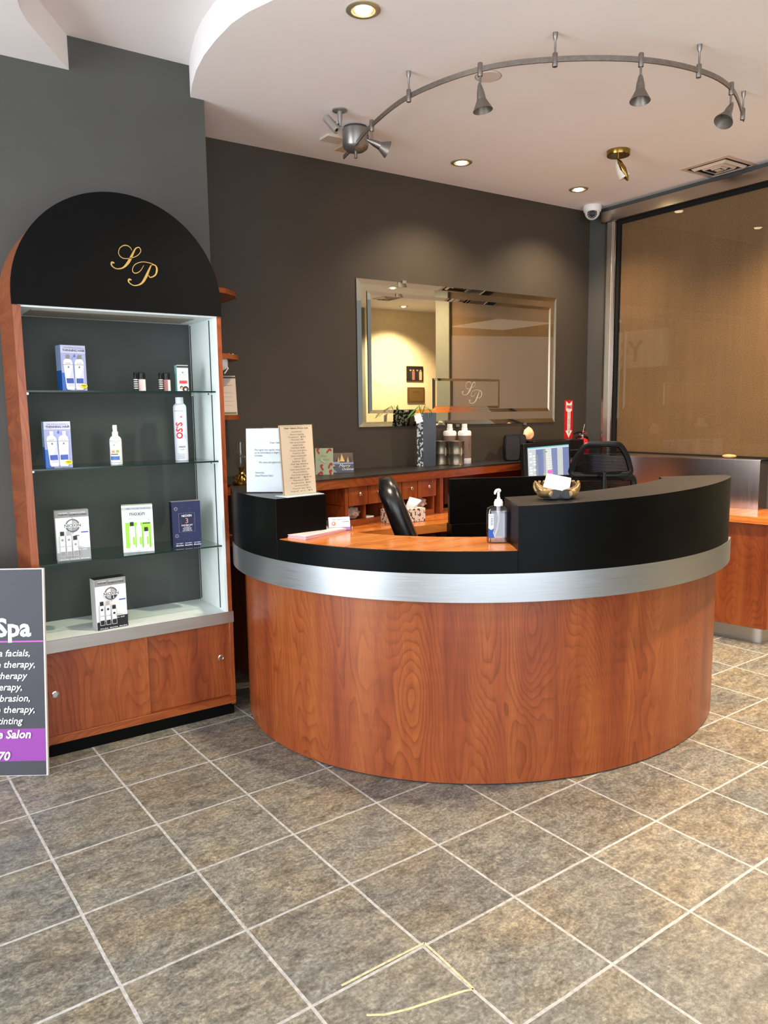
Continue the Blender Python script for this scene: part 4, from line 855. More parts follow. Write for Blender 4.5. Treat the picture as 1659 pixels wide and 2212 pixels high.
def padded(mm, secs, mt, n=28):
    """secs: list of (center(x,y,z), width, thick, tilt) swept rounded slab along z"""
    pts = []
    for (c, w_, th, ti) in secs:
        P = rr_prof(w_, th, min(th, w_) * 0.46, 6)
        for x, y in P: pts.append((c[0] + x, c[1] + y * math.cos(ti), c[2] + y * math.sin(ti)))
    k = len(rr_prof(1, 1, .3, 6)); S = len(secs)
    mm.add(pts, [(j * k + i, j * k + (i + 1) % k, (j + 1) * k + (i + 1) % k, (j + 1) * k + i) for j in range(S - 1) for i in range(k)] + [tuple(range(k))[::-1], tuple(range((S - 1) * k, S * k))], mt)
lc = thing('leather_office_chair', 'black leather office chair with a padded back seen edge on behind the ledge', 'chair', (2.375, 2.825, 0), R(-124))
# local: occupant faces +y; back at -y
star_base(lc, M_BLACKP, 0.42, 0.3)
a = M(); padded(a, [((0, 0.0, 0.42), 0.36, 0.36, 0), ((0, 0, 0.43), 0.46, 0.46, 0), ((0, 0, 0.49), 0.47, 0.47, 0), ((0, 0, 0.52), 0.42, 0.42, 0)], M_LEATHER); a.build('seat_cushion', lc)
a = M(); secs = []
for i in range(13):
    f = i / 12; z = 0.50 + 0.575 * f; yy = -0.15 - 0.235 * f - 0.010 * math.sin(f * PI); wd = 0.42 * (1 - 0.10 * f) * (0.55 + 0.45 * min(1, (1 - f) * 7) ** 0.5 if f > 0.85 else 1); th = 0.095 - 0.0 * f
    if i == 12: th = 0.055
    secs.append(((0, yy, z), wd, th, 0.2))
padded(a, secs, M_LEATHER); bo = a.build('back_cushion', lc, smooth=60)
a = M()
for s_ in (-1, 1):
    a.tube([(s_ * (w_ / 2 - 0.008), c[1] + 0.028, c[2]) for c, w_, th, ti in secs[:-1]], 0.004, M_LEATHER, 6)
a.tube([(-0.2, -0.185, 0.70), (0, -0.18, 0.70), (0.2, -0.185, 0.70)], 0.003, M_LEATHER, 6)
a.build('seam_piping', lc)
a = M(); a.box(-0.04, 0.04, -0.27, 0.05, 0.40, 0.42, M_BLACKP); a.build('seat_plate', lc, bevel=0.004)

# ------------------------------------------------------------------ mesh office chair
mc = thing('mesh_office_chair', 'black mesh office chair with headrest seen from behind', 'chair', (3.725, 3.205, 0), R(-35))
star_base(mc, M_BLACKP, 0.42, 0.9)
a = M(); padded(a, [((0, 0, 0.43), 0.40, 0.40, 0), ((0, 0, 0.44), 0.48, 0.46, 0), ((0, 0, 0.49), 0.48, 0.46, 0), ((0, 0, 0.51), 0.44, 0.42, 0)], M_RUBBER); a.build('seat_cushion', mc)
def frame_panel(t, name, outer, rad, y0f, mesh=True):
    P = [(x, y0f(x, z), z) for x, z in outer]
    a = M(); a.tube(P, rad, M_BLACKP, 8, closed=True, flat=(0.8, 1.3)); fr_ = a.build(name + '_frame', t)
    zs = sorted(set(z for x, z in outer)); 
    def ext(z):
        xs = []
        for i in range(len(outer)):
            (xa, za), (xb, zb) = outer[i], outer[(i + 1) % len(outer)]
            if (za - z) * (zb - z) <= 0 and za != zb: xs.append(xa + (xb - xa) * (z - za) / (zb - za))
        return (min(xs), max(xs)) if xs else (0, 0)
    a = M(); z0, z1 = zs[0] + 0.002, zs[-1] - 0.002; nr, nc = 16, 12; pts = []
    for j in range(nr + 1):
        z = z0 + (z1 - z0) * j / nr; l, r_ = ext(z)
        for i in range(nc + 1): x = l + (r_ - l) * i / nc; pts.append((x, y0f(x, z) + 0.002, z))
    a.add(pts, [(j * (nc + 1) + i, j * (nc + 1) + i + 1, (j + 1) * (nc + 1) + i + 1, (j + 1) * (nc + 1) + i) for j in range(nr) for i in range(nc)], M_MESH)
    a.build(name + '_mesh', t)
def rnd(pts, r_=0.03, n=4):
    out = []; K = len(pts)
    for i in range(K):
        p0, p1, p2 = Vector(pts[i - 1]), Vector(pts[i]), Vector(pts[(i + 1) % K]); a_ = p1 + (p0 - p1).normalized() * r_; b_ = p1 + (p2 - p1).normalized() * r_
        for k in range(n + 1): t = k / n; q = a_ * (1 - t) ** 2 + p1 * 2 * t * (1 - t) + b_ * t * t; out.append((q.x, q.y))
    return out
def yb(x, z): return -0.20 + 1.1 * x * x - 0.03 * (z - 0.6)
frame_panel(mc, 'headrest', rnd([(-0.185, 1.005), (0.185, 1.005), (0.150, 1.11), (0.10, 1.185), (-0.10, 1.185), (-0.150, 1.11)], 0.035), 0.014, yb)
frame_panel(mc, 'backrest', rnd([(-0.17, 0.56), (0.17, 0.56), (0.205, 0.75), (0.198, 0.985), (-0.198, 0.985), (-0.205, 0.75)], 0.03), 0.016, yb)
a = M(); a.tube([(0, -0.10, 0.42), (0, -0.24, 0.46), (0, -0.27, 0.60), (0, -0.26, 0.85), (0, -0.25, 1.02)], [0.03, 0.026, 0.024, 0.02, 0.012], M_BLACKP, 10); a.build('spine', mc)
for s_ in (-1, 1):
    a = M(); a.tube([(s_ * 0.22, -0.06, 0.46), (s_ * 0.27, -0.06, 0.50), (s_ * 0.27, -0.06, 0.64)], 0.014, M_BLACKP, 8); a.box(s_ * 0.27 - 0.035, s_ * 0.27 + 0.035, -0.14, 0.10, 0.64, 0.665, M_BLACKP); a.build('armrest', mc, bevel=0.004)

# ------------------------------------------------------------------ monitor and things on the counter
mo = thing('computer_monitor', 'black computer monitor showing a coloured booking calendar behind the mesh chair', 'monitor', (3.479 + 0.27, 3.53 + 0.085, 0.772), R(16))
a = M(); a.T = Tm((0, 0, 0.06), rx=R(-3)); a.box(-0.28, 0.36, 0.0, 0.03, 0, 0.345, M_BLACKP); a.build('housing', mo, bevel=0.004)
a = M(); a.box(-0.12, 0.12, 0.0, 0.16, 0, 0.012, M_BLACKP); a.box(-0.03, 0.03, 0.06, 0.085, 0.012, 0.14, M_BLACKP); a.build('stand', mo, bevel=0.003)
def E_(rgb, s_=0.95): 
    k = ('em', rgb)
    if k not in _flat: _flat[k] = mat('screen_%02x%02x%02x' % rgb, (8, 8, 8), rough=0.3, emit=rgb, es=s_, var=0)
    return _flat[k]
a = M(); a.T = Tm((0, 0, 0.06), rx=R(-3)); a.on(0.0); x0, x1, z0, z1 = -0.238, 0.335, 0.035, 0.318
a.rect(x0, x1, z0, z1, E_((120, 132, 176))); a.rect(x0, x1, z1 - 0.008, z1, E_((120, 200, 206))); a.rect(x0, x1, z1 - 0.016, z1 - 0.008, E_((226, 232, 236)))
a.rect(x0, x0 + 0.105, z0, z1 - 0.016, E_((206, 214, 218))); a.rect(x0 + 0.095, x0 + 0.13, z0 + 0.10, z1 - 0.05, E_((150, 154, 162)))
for i in range(2):
    for j in range(11):
        if (i * 5 + j * 3) % 7 < 5: a.rect(x0 + 0.016 + i * 0.042, x0 + 0.05 + i * 0.042, z1 - 0.045 - j * 0.018, z1 - 0.033 - j * 0.018, E_((240, 242, 240)))
a.rect(x0 + 0.06, x0 + 0.10, z0 + 0.06, z0 + 0.078, E_((236, 112, 196))); a.rect(x0 + 0.06, x0 + 0.10, z0 + 0.085, z0 + 0.10, E_((236, 112, 196)))
a.rect(x0 + 0.19, x0 + 0.22, z0 + 0.05, z1 - 0.02, E_((168, 172, 178))); a.rect(x0 + 0.22, x0 + 0.30, z0, z1 - 0.016, E_((214, 214, 208)))
for j in range(12): a.rect(x0 + 0.225 + 0.002 * (j % 2), x0 + 0.258, z1 - 0.034 - j * 0.015, z1 - 0.023 - j * 0.015, E_((240, 240, 232))); a.rect(x0 + 0.262, x0 + 0.296, z1 - 0.034 - j * 0.015, z1 - 0.023 - j * 0.015, E_((232, 234, 226)))
a.rect(x0 + 0.19, x0 + 0.222, z1 - 0.04, z1 - 0.03, E_((90, 200, 130))); a.rect(x0 + 0.22, x0 + 0.29, z0 + 0.10, z0 + 0.125, E_((236, 120, 200))); a.rect(x0 + 0.225, x0 + 0.28, z0 + 0.06, z0 + 0.09, E_((236, 96, 190))); a.rect(x0 + 0.16, x0 + 0.195, z0 + 0.10, z0 + 0.107, E_((190, 220, 90)))
a.rect(x0 + 0.36, x0 + 0.44, z0, z1 - 0.016, E_((206, 210, 204)))
a.build('lit_screen', mo)
CZ = 1.0455
# black equipment case
bc = thing('black_printer', 'low black equipment case on the counter right of the speakers', 'printer', (4.12, 3.90, CZ))
a = M(); a.box(-0.255, 0.255, -0.045, 0.11, 0, 0.128, M_BLACKP); a.build('case', bc, bevel=0.006)
a = M(); a.box(-0.24, 0.24, -0.0465, -0.045, 0.05, 0.056, F((60, 60, 64))); a.build('paper_slot', bc)
# salt lamp
sl = thing('salt_lamp', 'small glowing orange salt lamp on the black equipment case', 'lamp', (3.885, 3.93, CZ + 0.1285))
a = M(); a.lathe([(0.03, 0), (0.03, 0.008), (0.024, 0.012)], F((70, 34, 18)), 20); a.build('wood_base', sl)
me = bmesh.new(); bmesh.ops.create_icosphere(me, subdivisions=4, radius=1.0)
for v in me.verts:
    d = v.co.copy(); k = 1 + 0.12 * noise.noise(d * 3) + 0.06 * noise.noise(d * 8); zz = (d.z + 1) / 2
    v.co = Vector((d.x * 0.042 * k * (1.05 - 0.42 * zz ** 2), d.y * 0.034 * k * (1.05 - 0.42 * zz ** 2), 0.010 + 0.088 * zz * (1 + 0.06 * noise.noise(d * 2))))
m_ = bpy.data.meshes.new('salt_rock'); me.to_mesh(m_); me.free(); m_.materials.append(M_SALT); m_.polygons.foreach_set('use_smooth', [True] * len(m_.polygons)); o = bpy.data.objects.new('salt_rock', m_); COL.objects.link(o); o.parent = sl
# speakers
def speaker(label, x, y, rz):
    t = thing('desktop_speaker', label, 'speaker', (x, y, CZ), rz, 'pair of small black speakers on the counter')
    a = M(); P = rnd([(-0.052, 0.0), (0.052, 0.0), (0.058, 0.09), (0.050, 0.178), (-0.050, 0.178), (-0.058, 0.09)], 0.02)
    a.prism(P, 0, 0.05, M_BLACKP, axis='y'); a.build('cabinet', t, bevel=0.004, smooth=50)
    a = M(); Q = [(x_ * 0.86, 0.089 + (z_ - 0.089) * 0.90) for x_, z_ in P]; a.prism(Q, -0.004, 0.001, F((46, 44, 48), 0.8), axis='y'); a.build('grille', t, bevel=0.002, smooth=50)
    return t
speaker('front one of the two small black desktop speakers on the counter', 3.655, 3.845, R(-28))
speaker('rear one of the two small black desktop speakers, half hidden by the front one', 3.748, 3.885, R(-28))
# canisters and bottles
CAN1, CAN2, BOT1, BOT2 = (3.102, 3.93), (3.158, 3.84), (3.212, 3.975), (3.280, 3.905)
def canister(label, x, y):
    a = M(); a.lathe([(0.049, 0), (0.0505, 0.003), (0.049, 0.006), (0.049, 0.070), (0.0495, 0.071), (0.049, 0.072), (0.049, 0.146), (0.0505, 0.148), (0.0505, 0.153), (0.047, 0.154), (0.047, 0.151), (0.0, 0.151)], F((146, 134, 116), 0.34, 0.85), 36)
    cyl_label(a, 0.049, 0.006, 0.010, 0.06, 0.11, F((232, 228, 220)), 2); cyl_text(a, 'Color', 0.049, 0.085, 0.012, F((196, 170, 120)), 0.018, PI / 2, 0.0)
    return tag(a.build('metal_canister', loc=(x, y, CZ), rot=(0, 0, R(-10))), label, 'canister')
canister('champagne metal canister on the counter, left of two', CAN1[0], CAN1[1])
canister('champagne metal canister on the counter, right of two with a white mark', CAN2[0], CAN2[1])
def shampoo(label, x, y):
    t = thing('shampoo_bottle', label, 'bottle', (x, y, CZ), R(-30))
    a = M(); a.lathe([(0.042, 0), (0.044, 0.003), (0.044, 0.036)], M_WHITEP, 28); a.lathe([(0.0438, 0.034), (0.0438, 0.185)], F((128, 104, 92)), 28, caps=False); a.lathe([(0.044, 0.183), (0.044, 0.205), (0.038, 0.214), (0.021, 0.217)], M_WHITEP, 28)
    cyl_text(a, 'shampoo', 0.0438, 0.12, 0.013, F((60, 46, 40)), 0.024, PI / 2, 0.0); a.build('bottle_body', t)
    a = M(); a.lathe([(0.020, 0.216), (0.020, 0.232), (0.0175, 0.234), (0.0175, 0.256), (0.016, 0.259)], F((232, 230, 226)), 24); a.build('cap', t)
shampoo('tall white and brown bottle behind the canisters, left of two', BOT1[0], BOT1[1])
shampoo('tall white and brown bottle behind the canisters, right of two', BOT2[0], BOT2[1])
# gift bag
gb = thing('gift_bag', 'dark gift bag with leaf print side, green ribbon and white tag on the counter', 'gift bag', (2.935, 3.86, CZ), R(0))
a = M(); a.T = Tm((0.0, 0.0, 0), rz=R(-33)); P0 = [(-0.025, 0.0), (0.055, 0.0), (0.055, 0.10), (-0.025, 0.10)]; P1 = [(-0.03, 0.0), (0.06, 0.0), (0.06, 0.10), (-0.03, 0.10)]
loft(a, [(P0, 0), (P1, 0.335)], F((40, 40, 46), 0.3)); a.build('bag_front', gb)
a = M(); a.T = Tm((0.0, 0.0, 0), rz=R(-33)); a.box(-0.062, -0.024, -0.004, 0.09, 0, 0.325, M_LEAF); a.build('bag_side', gb)['label'] = 'black and white leaf print side'
a = M()
for k in range(9):
    t0 = random.uniform(-1, 1); a.tube([(-0.03, 0.02, 0.31), (-0.03 + 0.03 * t0, 0.0, 0.36 + 0.03 * random.random()), (-0.04 + 0.09 * t0, -0.02, 0.335 + 0.02 * random.random()), (-0.05 + 0.12 * t0, -0.02, 0.30 + 0.02 * random.random())], 0.0016, F((40, 120, 50)) if k % 2 else F((120, 160, 70)), 5)
a.build('ribbon', gb)
a = M(); a.T = Tm((-0.075, -0.03, 0.275), rz=R(-33), rx=R(-8)); a.T = a.T @ Matrix.Rotation(R(-18), 4, 'Y'); a.box(-0.022, 0.022, -0.001, 0.001, -0.0, 0.055, M_PAPER); a.build('gift_tag', gb)
# greeting cards
gc_ = thing('greeting_card', 'pale green Christmas card with candy canes standing on the counter', 'card', (2.125, 3.74, CZ), R(-34)); gc_.scale = (0.86, 0.86, 0.86)
a = M(); GCM = F((168, 180, 150))
for s_, rr in ((1, 12), (-1, -12)): a.T = Tm((0, 0, 0), rx=R(-3)) @ Tm((-0.058, 0, 0), rz=R(-18 if s_ < 0 else 16)); a.box(0, 0.118, 0, 0.0012, 0, 0.172, GCM)
a.T = Tm((0, 0, 0), rx=R(-3)) @ Tm((-0.058, 0, 0), rz=R(-18)); a.on(-0.0002, 0, 0)
RC = F((178, 66, 60))
for (x, z, r_) in ((0.02, 0.15, 30), (0.092, 0.155, -40), (0.045, 0.045, 35), (0.10, 0.06, -25), (0.03, 0.01, -50), (0.105, 0.012, 20), (0.055, 0.088, 60)):
    c, s_ = math.cos(R(r_)), math.sin(R(r_)); 
    a.stroke([(x + q[0] * c - q[1] * s_, z + q[0] * s_ + q[1] * c, 0.005) for q in ((0, -0.018), (0, 0.008), (0.004, 0.015), (0.011, 0.014), (0.013, 0.007))], RC if r_ != 60 else F((186, 196, 170)), 1.0, 0, 0, 4)
a.text('Merry', 0.06, 0.125, 0.02, F((190, 178, 120)), shear=0.4); a.text('Christmas', 0.06, 0.103, 0.02, F((190, 178, 120)), shear=0.4, width=0.08)
a.build('folded_card', gc_)
gd = thing('greeting_card', 'dark blue night scene Christmas card standing on the counter right of the green card', 'card', (2.265, 3.80, CZ), R(-22)); gd.scale = (0.92, 0.92, 0.86)
a = M(); a.T = Tm((0, 0, 0), rx=R(-14)); a.box(-0.085, 0.085, 0, 0.0015, 0, 0.135, F((74, 78, 98))); a.on(0.0)
a.rect(-0.085, 0.085, 0.075, 0.135, F((96, 76, 66))); a.rect(-0.085, 0.085, 0.058, 0.078, F((150, 160, 180)))
for i in range(12): x = -0.08 + i * 0.0145; a.poly([(x - 0.008, 0.07), (x + 0.008, 0.07), (x, 0.10 + 0.03 * ((i * 5) % 4) / 4)], F([(60, 52, 60), (196, 160, 96), (50, 52, 60), (84, 70, 62)][i % 4]))
a.poly([(0.0, 0.075), (0.03, 0.075), (0.012, 0.128)], F((214, 180, 110))); a.poly([(-0.085, 0.0), (-0.02, 0.0), (-0.05, 0.035), (-0.085, 0.03)], F((120, 134, 150))); a.poly([(-0.07, 0.035), (-0.03, 0.045), (-0.05, 0.062), (-0.08, 0.055)], F((150, 164, 178)))
a.rect(-0.055, -0.012, 0.068, 0.071, F((200, 210, 226)))
a.text('Merry', 0.025, 0.045, 0.028, F((226, 222, 216)), shear=0.4); a.text('Christmas', 0.045, 0.022, 0.024, F((226, 222, 216)), shear=0.4, width=0.075)
a.T = Tm((0, 0.065, 0), rx=R(14)); a.box(-0.085, 0.085, 0, 0.0015, 0, 0.13, F((222, 220, 216))); a.build('folded_card', gd)
# fire extinguisher on the wall
fe = thing('fire_extinguisher', 'fire extinguisher hanging in the corner below the red arrow sign', 'fire extinguisher', (4.46, 3.955, 0.78))
a = M(); a.T = Tm((0, 0, 0)); a.box(-0.0, 0.002, 0.0, 0.001, 0, 0.001, M_RED) if False else None
a = M(); a.lathe([(0.0, 0.27), (0.052, 0.27), (0.056, 0.285), (0.056, 0.355), (0.045, 0.385), (0.02, 0.398)], M_RED, 28); a.build('cylinder', fe)
a = M(); a.lathe([(0.018, 0.395), (0.02, 0.40), (0.02, 0.42), (0.012, 0.425)], M_CHROME, 18); a.box(-0.01, 0.01, -0.012, 0.012, 0.42, 0.432, M_CHROME); a.build('valve', fe)
a = M(); a.tube([(0.012, 0, 0.425), (-0.02, -0.005, 0.440), (-0.065, -0.012, 0.437), (-0.10, -0.018, 0.432)], [0.008, 0.011, 0.009, 0.006], M_BLACKP, 8, flat=(1, 0.7)); a.tube([(0.012, 0, 0.41), (-0.03, -0.006, 0.408), (-0.075, -0.014, 0.398)], [0.006, 0.008, 0.005], M_BLACKP, 8); a.tube([(0.015, 0, 0.41), (0.05, -0.01, 0.40), (0.062, -0.01, 0.36), (0.062, -0.01, 0.29)], 0.008, M_BLACKP, 8); a.build('handle', fe)
a = M(); a.tube([(0.0, 0, 0.43), (0.03, 0, 0.445), (0.06, 0, 0.432), (0.03, 0, 0.425)], 0.003, F((190, 60, 66)), 6); a.tube([(0.01, 0, 0.43), (0.03, 0, 0.50)], 0.0014, F((220, 214, 206)), 5); a.build('safety_tag', fe)
a = M(); a.box(-0.06, 0.06, 0.056, 0.074, 0.28, 0.36, F((60, 60, 62))); a.box(-0.004, 0.004, 0.0, 0.06, 0.36, 0.39, F((60, 60, 62))); a.build('wall_bracket', fe)
# fire sign
a = M(); a.box(-0.045, 0.045, 0.0, 0.002, 0, 0.289, M_RED); a.on(0.0)
a.rect(-0.043, 0.043, 0.002, 0.287, F((200, 24, 30)))
WHT = F((240, 232, 226))
a.rect(-0.032, 0.032, 0.215, 0.262, WHT); a.poly([(-0.032, 0.262), (-0.032, 0.282), (0, 0.262)], WHT); a.poly([(0.032, 0.262), (0.032, 0.282), (0, 0.262)], WHT); a.poly([(-0.032, 0.215), (0.032, 0.215), (0.022, 0.205), (-0.022, 0.205)], WHT)
a.rect(-0.016, 0.016, 0.06, 0.206, WHT); a.poly([(-0.036, 0.064), (0.036, 0.064), (0, 0.008)], WHT)
a.text('FIRE', 0, 0.238, 0.032, F((190, 20, 26)), bold=0.04, width=0.056)
for i, ch_ in enumerate('EXTINGUISHER'): a.text(ch_, 0, 0.198 - i * 0.0135, 0.0145, F((70, 16, 20)), bold=0.03)
tag(a.build('fire_extinguisher_sign', loc=(4.395, 4.0275, 1.169)), 'red and white FIRE EXTINGUISHER arrow sign on the back wall', 'sign')

# ------------------------------------------------------------------ wall mirror
mi = thing('wall_mirror', 'large rectangular wall mirror with silver edges hanging on the dark back wall', 'mirror', (3.38, 4.0, 1.30))
def bevel_pane(name, x0, x1, z0, z1, yb_, th, bw, parent, mt_e=M_MIRROR2):
    a = M(); yf = yb_ - th; ye = yb_ - th * 0.45
    O = [(x0, z0), (x1, z0), (x1, z1), (x0, z1)]; I = [(x0 + bw, z0 + bw), (x1 - bw, z0 + bw), (x1 - bw, z1 - bw), (x0 + bw, z1 - bw)]
    pts = [(x, yb_, z) for x, z in O] + [(x, ye, z) for x, z in O] + [(x, yf, z) for x, z in I]
    a.add(pts, [(3, 2, 1, 0)], M_VOID); a.add(pts, [(8, 9, 10, 11)], M_MIRROR)
    a.add(pts, [(4 + i, 4 + (i + 1) % 4, 8 + (i + 1) % 4, 8 + i) for i in range(4)], mt_e); a.add(pts, [(i, (i + 1) % 4, 4 + (i + 1) % 4, 4 + i) for i in range(4)], M_VOID)
    return a.build(name, parent, world=True, smooth=2)
bevel_pane('outer_mirror_frame', 2.535, 4.242, 1.298, 2.189, 4.028, 0.008, 0.030, mi)
bevel_pane('inner_mirror', 2.606, 4.176, 1.380, 2.117, 4.019, 0.008, 0.022, mi)
pl = bevel_pane('monogram_plate', 3.10, 3.68, 1.405, 1.602, 4.010, 0.006, 0.016, mi)
a = M(); a.on(4.0035); monogram(a, 3.37, 1.495, 0.088, M_SILVINK); a.build('etched_monogram', pl).location = -mi.location
for (x0, z0, z1) in ((3.30, 1.284, 1.30), (3.92, 1.284, 1.30), (2.87, 2.186, 2.20)):
    a = M(); a.box(x0, x0 + 0.03, 4.015, 4.028, z0, z1, M_CHROME); a.build('mirror_clip', mi, world=True)

# ------------------------------------------------------------------ small wall shelves beside the cabinet
for i, (z, lab) in enumerate(((1.99, 'topmost'), (1.675, 'middle'), (1.372, 'lowest'))):
    a = M(); a.prism([(1.442, 3.62), (1.442, 4.02), (1.66, 4.02), (1.66, 3.80), (1.62, 3.72), (1.54, 3.65)] if i < 2 else [(1.442, 3.66), (1.442, 4.02), (1.68, 4.02), (1.68, 3.84), (1.62, 3.76), (1.54, 3.68)], z - 0.012, z + 0.012, M_WOODH)
    tag(a.build('corner_shelf', bevel=0.001), 'small cherry wood corner shelf beside the cabinet, %s of three' % lab, 'shelf', 'small corner shelves beside the display cabinet')
a = M(); a.T = Tm((0, 0, 0), rx=R(-8)); a.box(-0.07, 0.07, 0, 0.002, 0, 0.205, F((206, 186, 170))); a.on(0.0); a.rect(-0.07, 0.07, 0.192, 0.200, F((50, 46, 46))); a.rect(-0.07, 0.066, 0.004, 0.014, F((110, 106, 70))); a.text('Hair care price list', 0.02, 0.155, 0.008, F((110, 96, 90)))
for k in range(4): a.rect(-0.065, 0.05, 0.05 + 0.022 * k, 0.051 + 0.022 * k, F((160, 146, 134)))
a.T = Tm((0, 0.06, 0), rx=R(10)); a.box(-0.07, 0.07, 0, 0.002, 0, 0.20, F((90, 80, 72)))
tag(a.build('desk_calendar', loc=(1.578, 3.82, 1.3845), rot=(0, 0, R(-12))), 'white calendar sheet standing on the lowest corner shelf', 'calendar')
a = M(); a.lathe([(0.028, 0.0), (0.03, -0.012), (0.03, -0.03), (0.024, -0.045), (0.006, -0.055)][::-1], M_WHITEP, 20); a.tube([(0.02, -0.01, -0.03), (0.028, -0.01, -0.045), (0.012, 0, -0.07)], 0.003, M_WHITEP, 6)
tag(a.build('shelf_sensor', loc=(1.535, 3.72, 1.6625)), 'small white sensor hanging under the middle corner shelf', 'sensor')
for k, (x, y) in enumerate(((1.575, 3.72), (1.602, 3.735))):
    a = M(); a.lathe([(0.006, 0), (0.005, 0.004), (0.0, 0.007)], F((226, 222, 216)), 10); tag(a.build('pebble', loc=(x, y, 1.6875)), 'tiny white pebble on the middle corner shelf', 'pebble', 'tiny white pebbles on the middle corner shelf')

# ------------------------------------------------------------------ right side: stainless box, counter
ss = thing('stainless_planter_box', 'brushed stainless steel box ledge below the brown window', 'ledge', (4.45, 3.2, 0.766))
SSP = [(4.226, 3.78), (4.492, 2.579), (4.583, 2.579), (4.583, 3.78)]
a = M(); a.prism(SSP, 0.766, 1.068, M_SS); a.build('steel_body', ss, world=True)
a = M(); a.prism([(4.219, 3.78), (4.487, 2.574), (4.583, 2.574), (4.583, 3.78)], 1.067, 1.073, M_SSF); a.build('top_edge', ss, world=True, bevel=0.001)
rc = thing('side_counter', 'low cherry wood side counter with cabinet doors under the stainless box', 'counter', (4.4, 2.8, 0))
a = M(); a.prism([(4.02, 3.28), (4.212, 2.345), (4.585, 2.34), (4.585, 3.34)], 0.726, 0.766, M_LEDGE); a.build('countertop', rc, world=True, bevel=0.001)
a = M(); a.prism([(4.09, 3.28), (4.262, 2.375), (4.585, 2.365), (4.585, 3.33)], 0.10, 0.724, M_WOOD); a.build('carcass', rc, world=True)
def door_on(p, q, z0, z1, mt, th=0.016):
    d = Vector((q[0] - p[0], q[1] - p[1])); L = d.length; d.normalize(); nn = Vector((d.y, -d.x))
    if nn.x > 0 and abs(nn.x) > abs(nn.y): nn = -nn
    a = M(); a.prism([p, q, (q[0] + nn.x * th, q[1] + nn.y * th), (p[0] + nn.x * th, p[1] + nn.y * th)], z0, z1, mt); return a.build('door', rc, world=True, bevel=0.001)
def lp_(t): return (4.09 + (4.262 - 4.09) * t, 3.28 + (2.375 - 3.28) * t)
for t0, t1 in ((0.02, 0.32), (0.33, 0.655), (0.665, 0.998)): door_on(lp_(t0), lp_(t1), 0.105, 0.718, M_WOOD if t0 > 0.5 else M_WOODB)
a = M(); a.prism([(4.264, 2.360), (4.585, 2.350), (4.585, 2.365), (4.262, 2.375)], 0.105, 0.718, M_WOODB); a.build('end_panel', rc, world=True)
a = M(); a.prism([(4.15, 3.26), (4.295, 2.47), (4.315, 2.43), (4.345, 2.412), (4.585, 2.40), (4.585, 3.3)], 0, 0.10, M_ALUSTRIP); a.build('toe_kick', rc, world=True, smooth=60)['label'] = 'grey metal toe kick'
me = bmesh.new(); bmesh.ops.create_icosphere(me, subdivisions=3, radius=1.0)
for v in me.verts: d = v.co.copy(); k = 1 + .1 * noise.noise(d * 2); v.co = Vector((d.x * 0.03 * k, d.y * 0.045 * k, (d.z + 1) * 0.012 * k))
m_ = bpy.data.meshes.new('pale_stone'); me.to_mesh(m_); me.free(); m_.materials.append(F((206, 160, 112))); m_.polygons.foreach_set('use_smooth', [True] * len(m_.polygons)); o = bpy.data.objects.new('pale_stone', m_); COL.objects.link(o); o.location = (4.52, 2.80, 1.0735)
tag(o, 'small pale stone on top of the stainless box', 'stone')

# ------------------------------------------------------------------ ceiling fittings
def downlight(label, x, y, glow=True):
    t = thing('recessed_downlight', label, 'ceiling light', (x, y, ZC), 0, 'recessed ceiling downlights')
    a = M(); a.lathe([(0.062, 0.0), (0.063, -0.004), (0.056, -0.008), (0.044, -0.007), (0.041, -0.002), (0.040, -0.0015)], F((196, 188, 160), 0.3, 0.7), 36, caps=False); a.build('trim_ring', t)
    a = M(); a.lathe([(0.041, -0.0018), (0.0, -0.0018)], F((150, 140, 120), 0.3), 32, caps=False); a.build('reflector', t)
    a = M(); a.lathe([(0.0, -0.014), (0.016, -0.013), (0.028, -0.009), (0.031, -0.003)], M_LAMPGLOW, 24, caps=False); a.build('bulb', t)
    return t
downlight('recessed downlight in the ceiling nearest the camera, above the track light', 1.625, 2.501)
downlight('recessed downlight near the back wall below the track light', 3.033, 3.64)
downlight('recessed downlight near the corner, close to the white dome camera', 4.047, 3.658)
downlight('recessed downlight seen only in the wall mirror, nearer the salon', 5.29, 0.44)
downlight('recessed downlight seen only in the wall mirror, by the cream wall', 6.34, -0.83)
a = M(); a.lathe([(0.0, -0.003), (0.052, -0.003), (0.054, 0.0)], F((222, 206, 198)), 32, caps=False); a.lathe([(0.054, -0.0002), (0.058, -0.0012), (0.059, -0.0002)], F((176, 162, 152)), 32, caps=False)
tag(a.build('ceiling_cover_plate', loc=(2.385, 2.682, ZC)), 'round blank cover plate on the ceiling behind the track', 'cover plate')
# track light
tk = thing('curved_track_light', 'curved brushed nickel monorail track light with four spot heads above the desk', 'track light', (2.75, 2.6, ZC))
RP = [(2.262, 3.60), (2.224, 3.539), (2.127, 3.195), (2.045, 2.822), (2.156, 2.46), (2.346, 2.257), (2.625, 2.068), (2.910, 2.008), (3.178, 2.051), (3.504, 2.182), (3.56, 2.21)]
RP = [(2.240, 3.66), (2.20, 3.50), (2.115, 3.195), (2.068, 2.822), (2.150, 2.47), (2.346, 2.240), (2.625, 2.068), (2.910, 2.004), (3.178, 2.035), (3.480, 2.168), (3.56, 2.21)]
def cr_(P, n=8):
    out = []
    for i in range(len(P) - 1):
        p0, p1, p2, p3 = [Vector(P[max(0, min(len(P) - 1, j))]) for j in (i - 1, i, i + 1, i + 2)]
        for k in range(n): t = k / n; out.append(0.5 * (2 * p1 + (p2 - p0) * t + (2 * p0 - 5 * p1 + 4 * p2 - p3) * t * t + (3 * p1 - p0 - 3 * p2 + p3) * t ** 3))
    out.append(Vector(P[-1])); return out
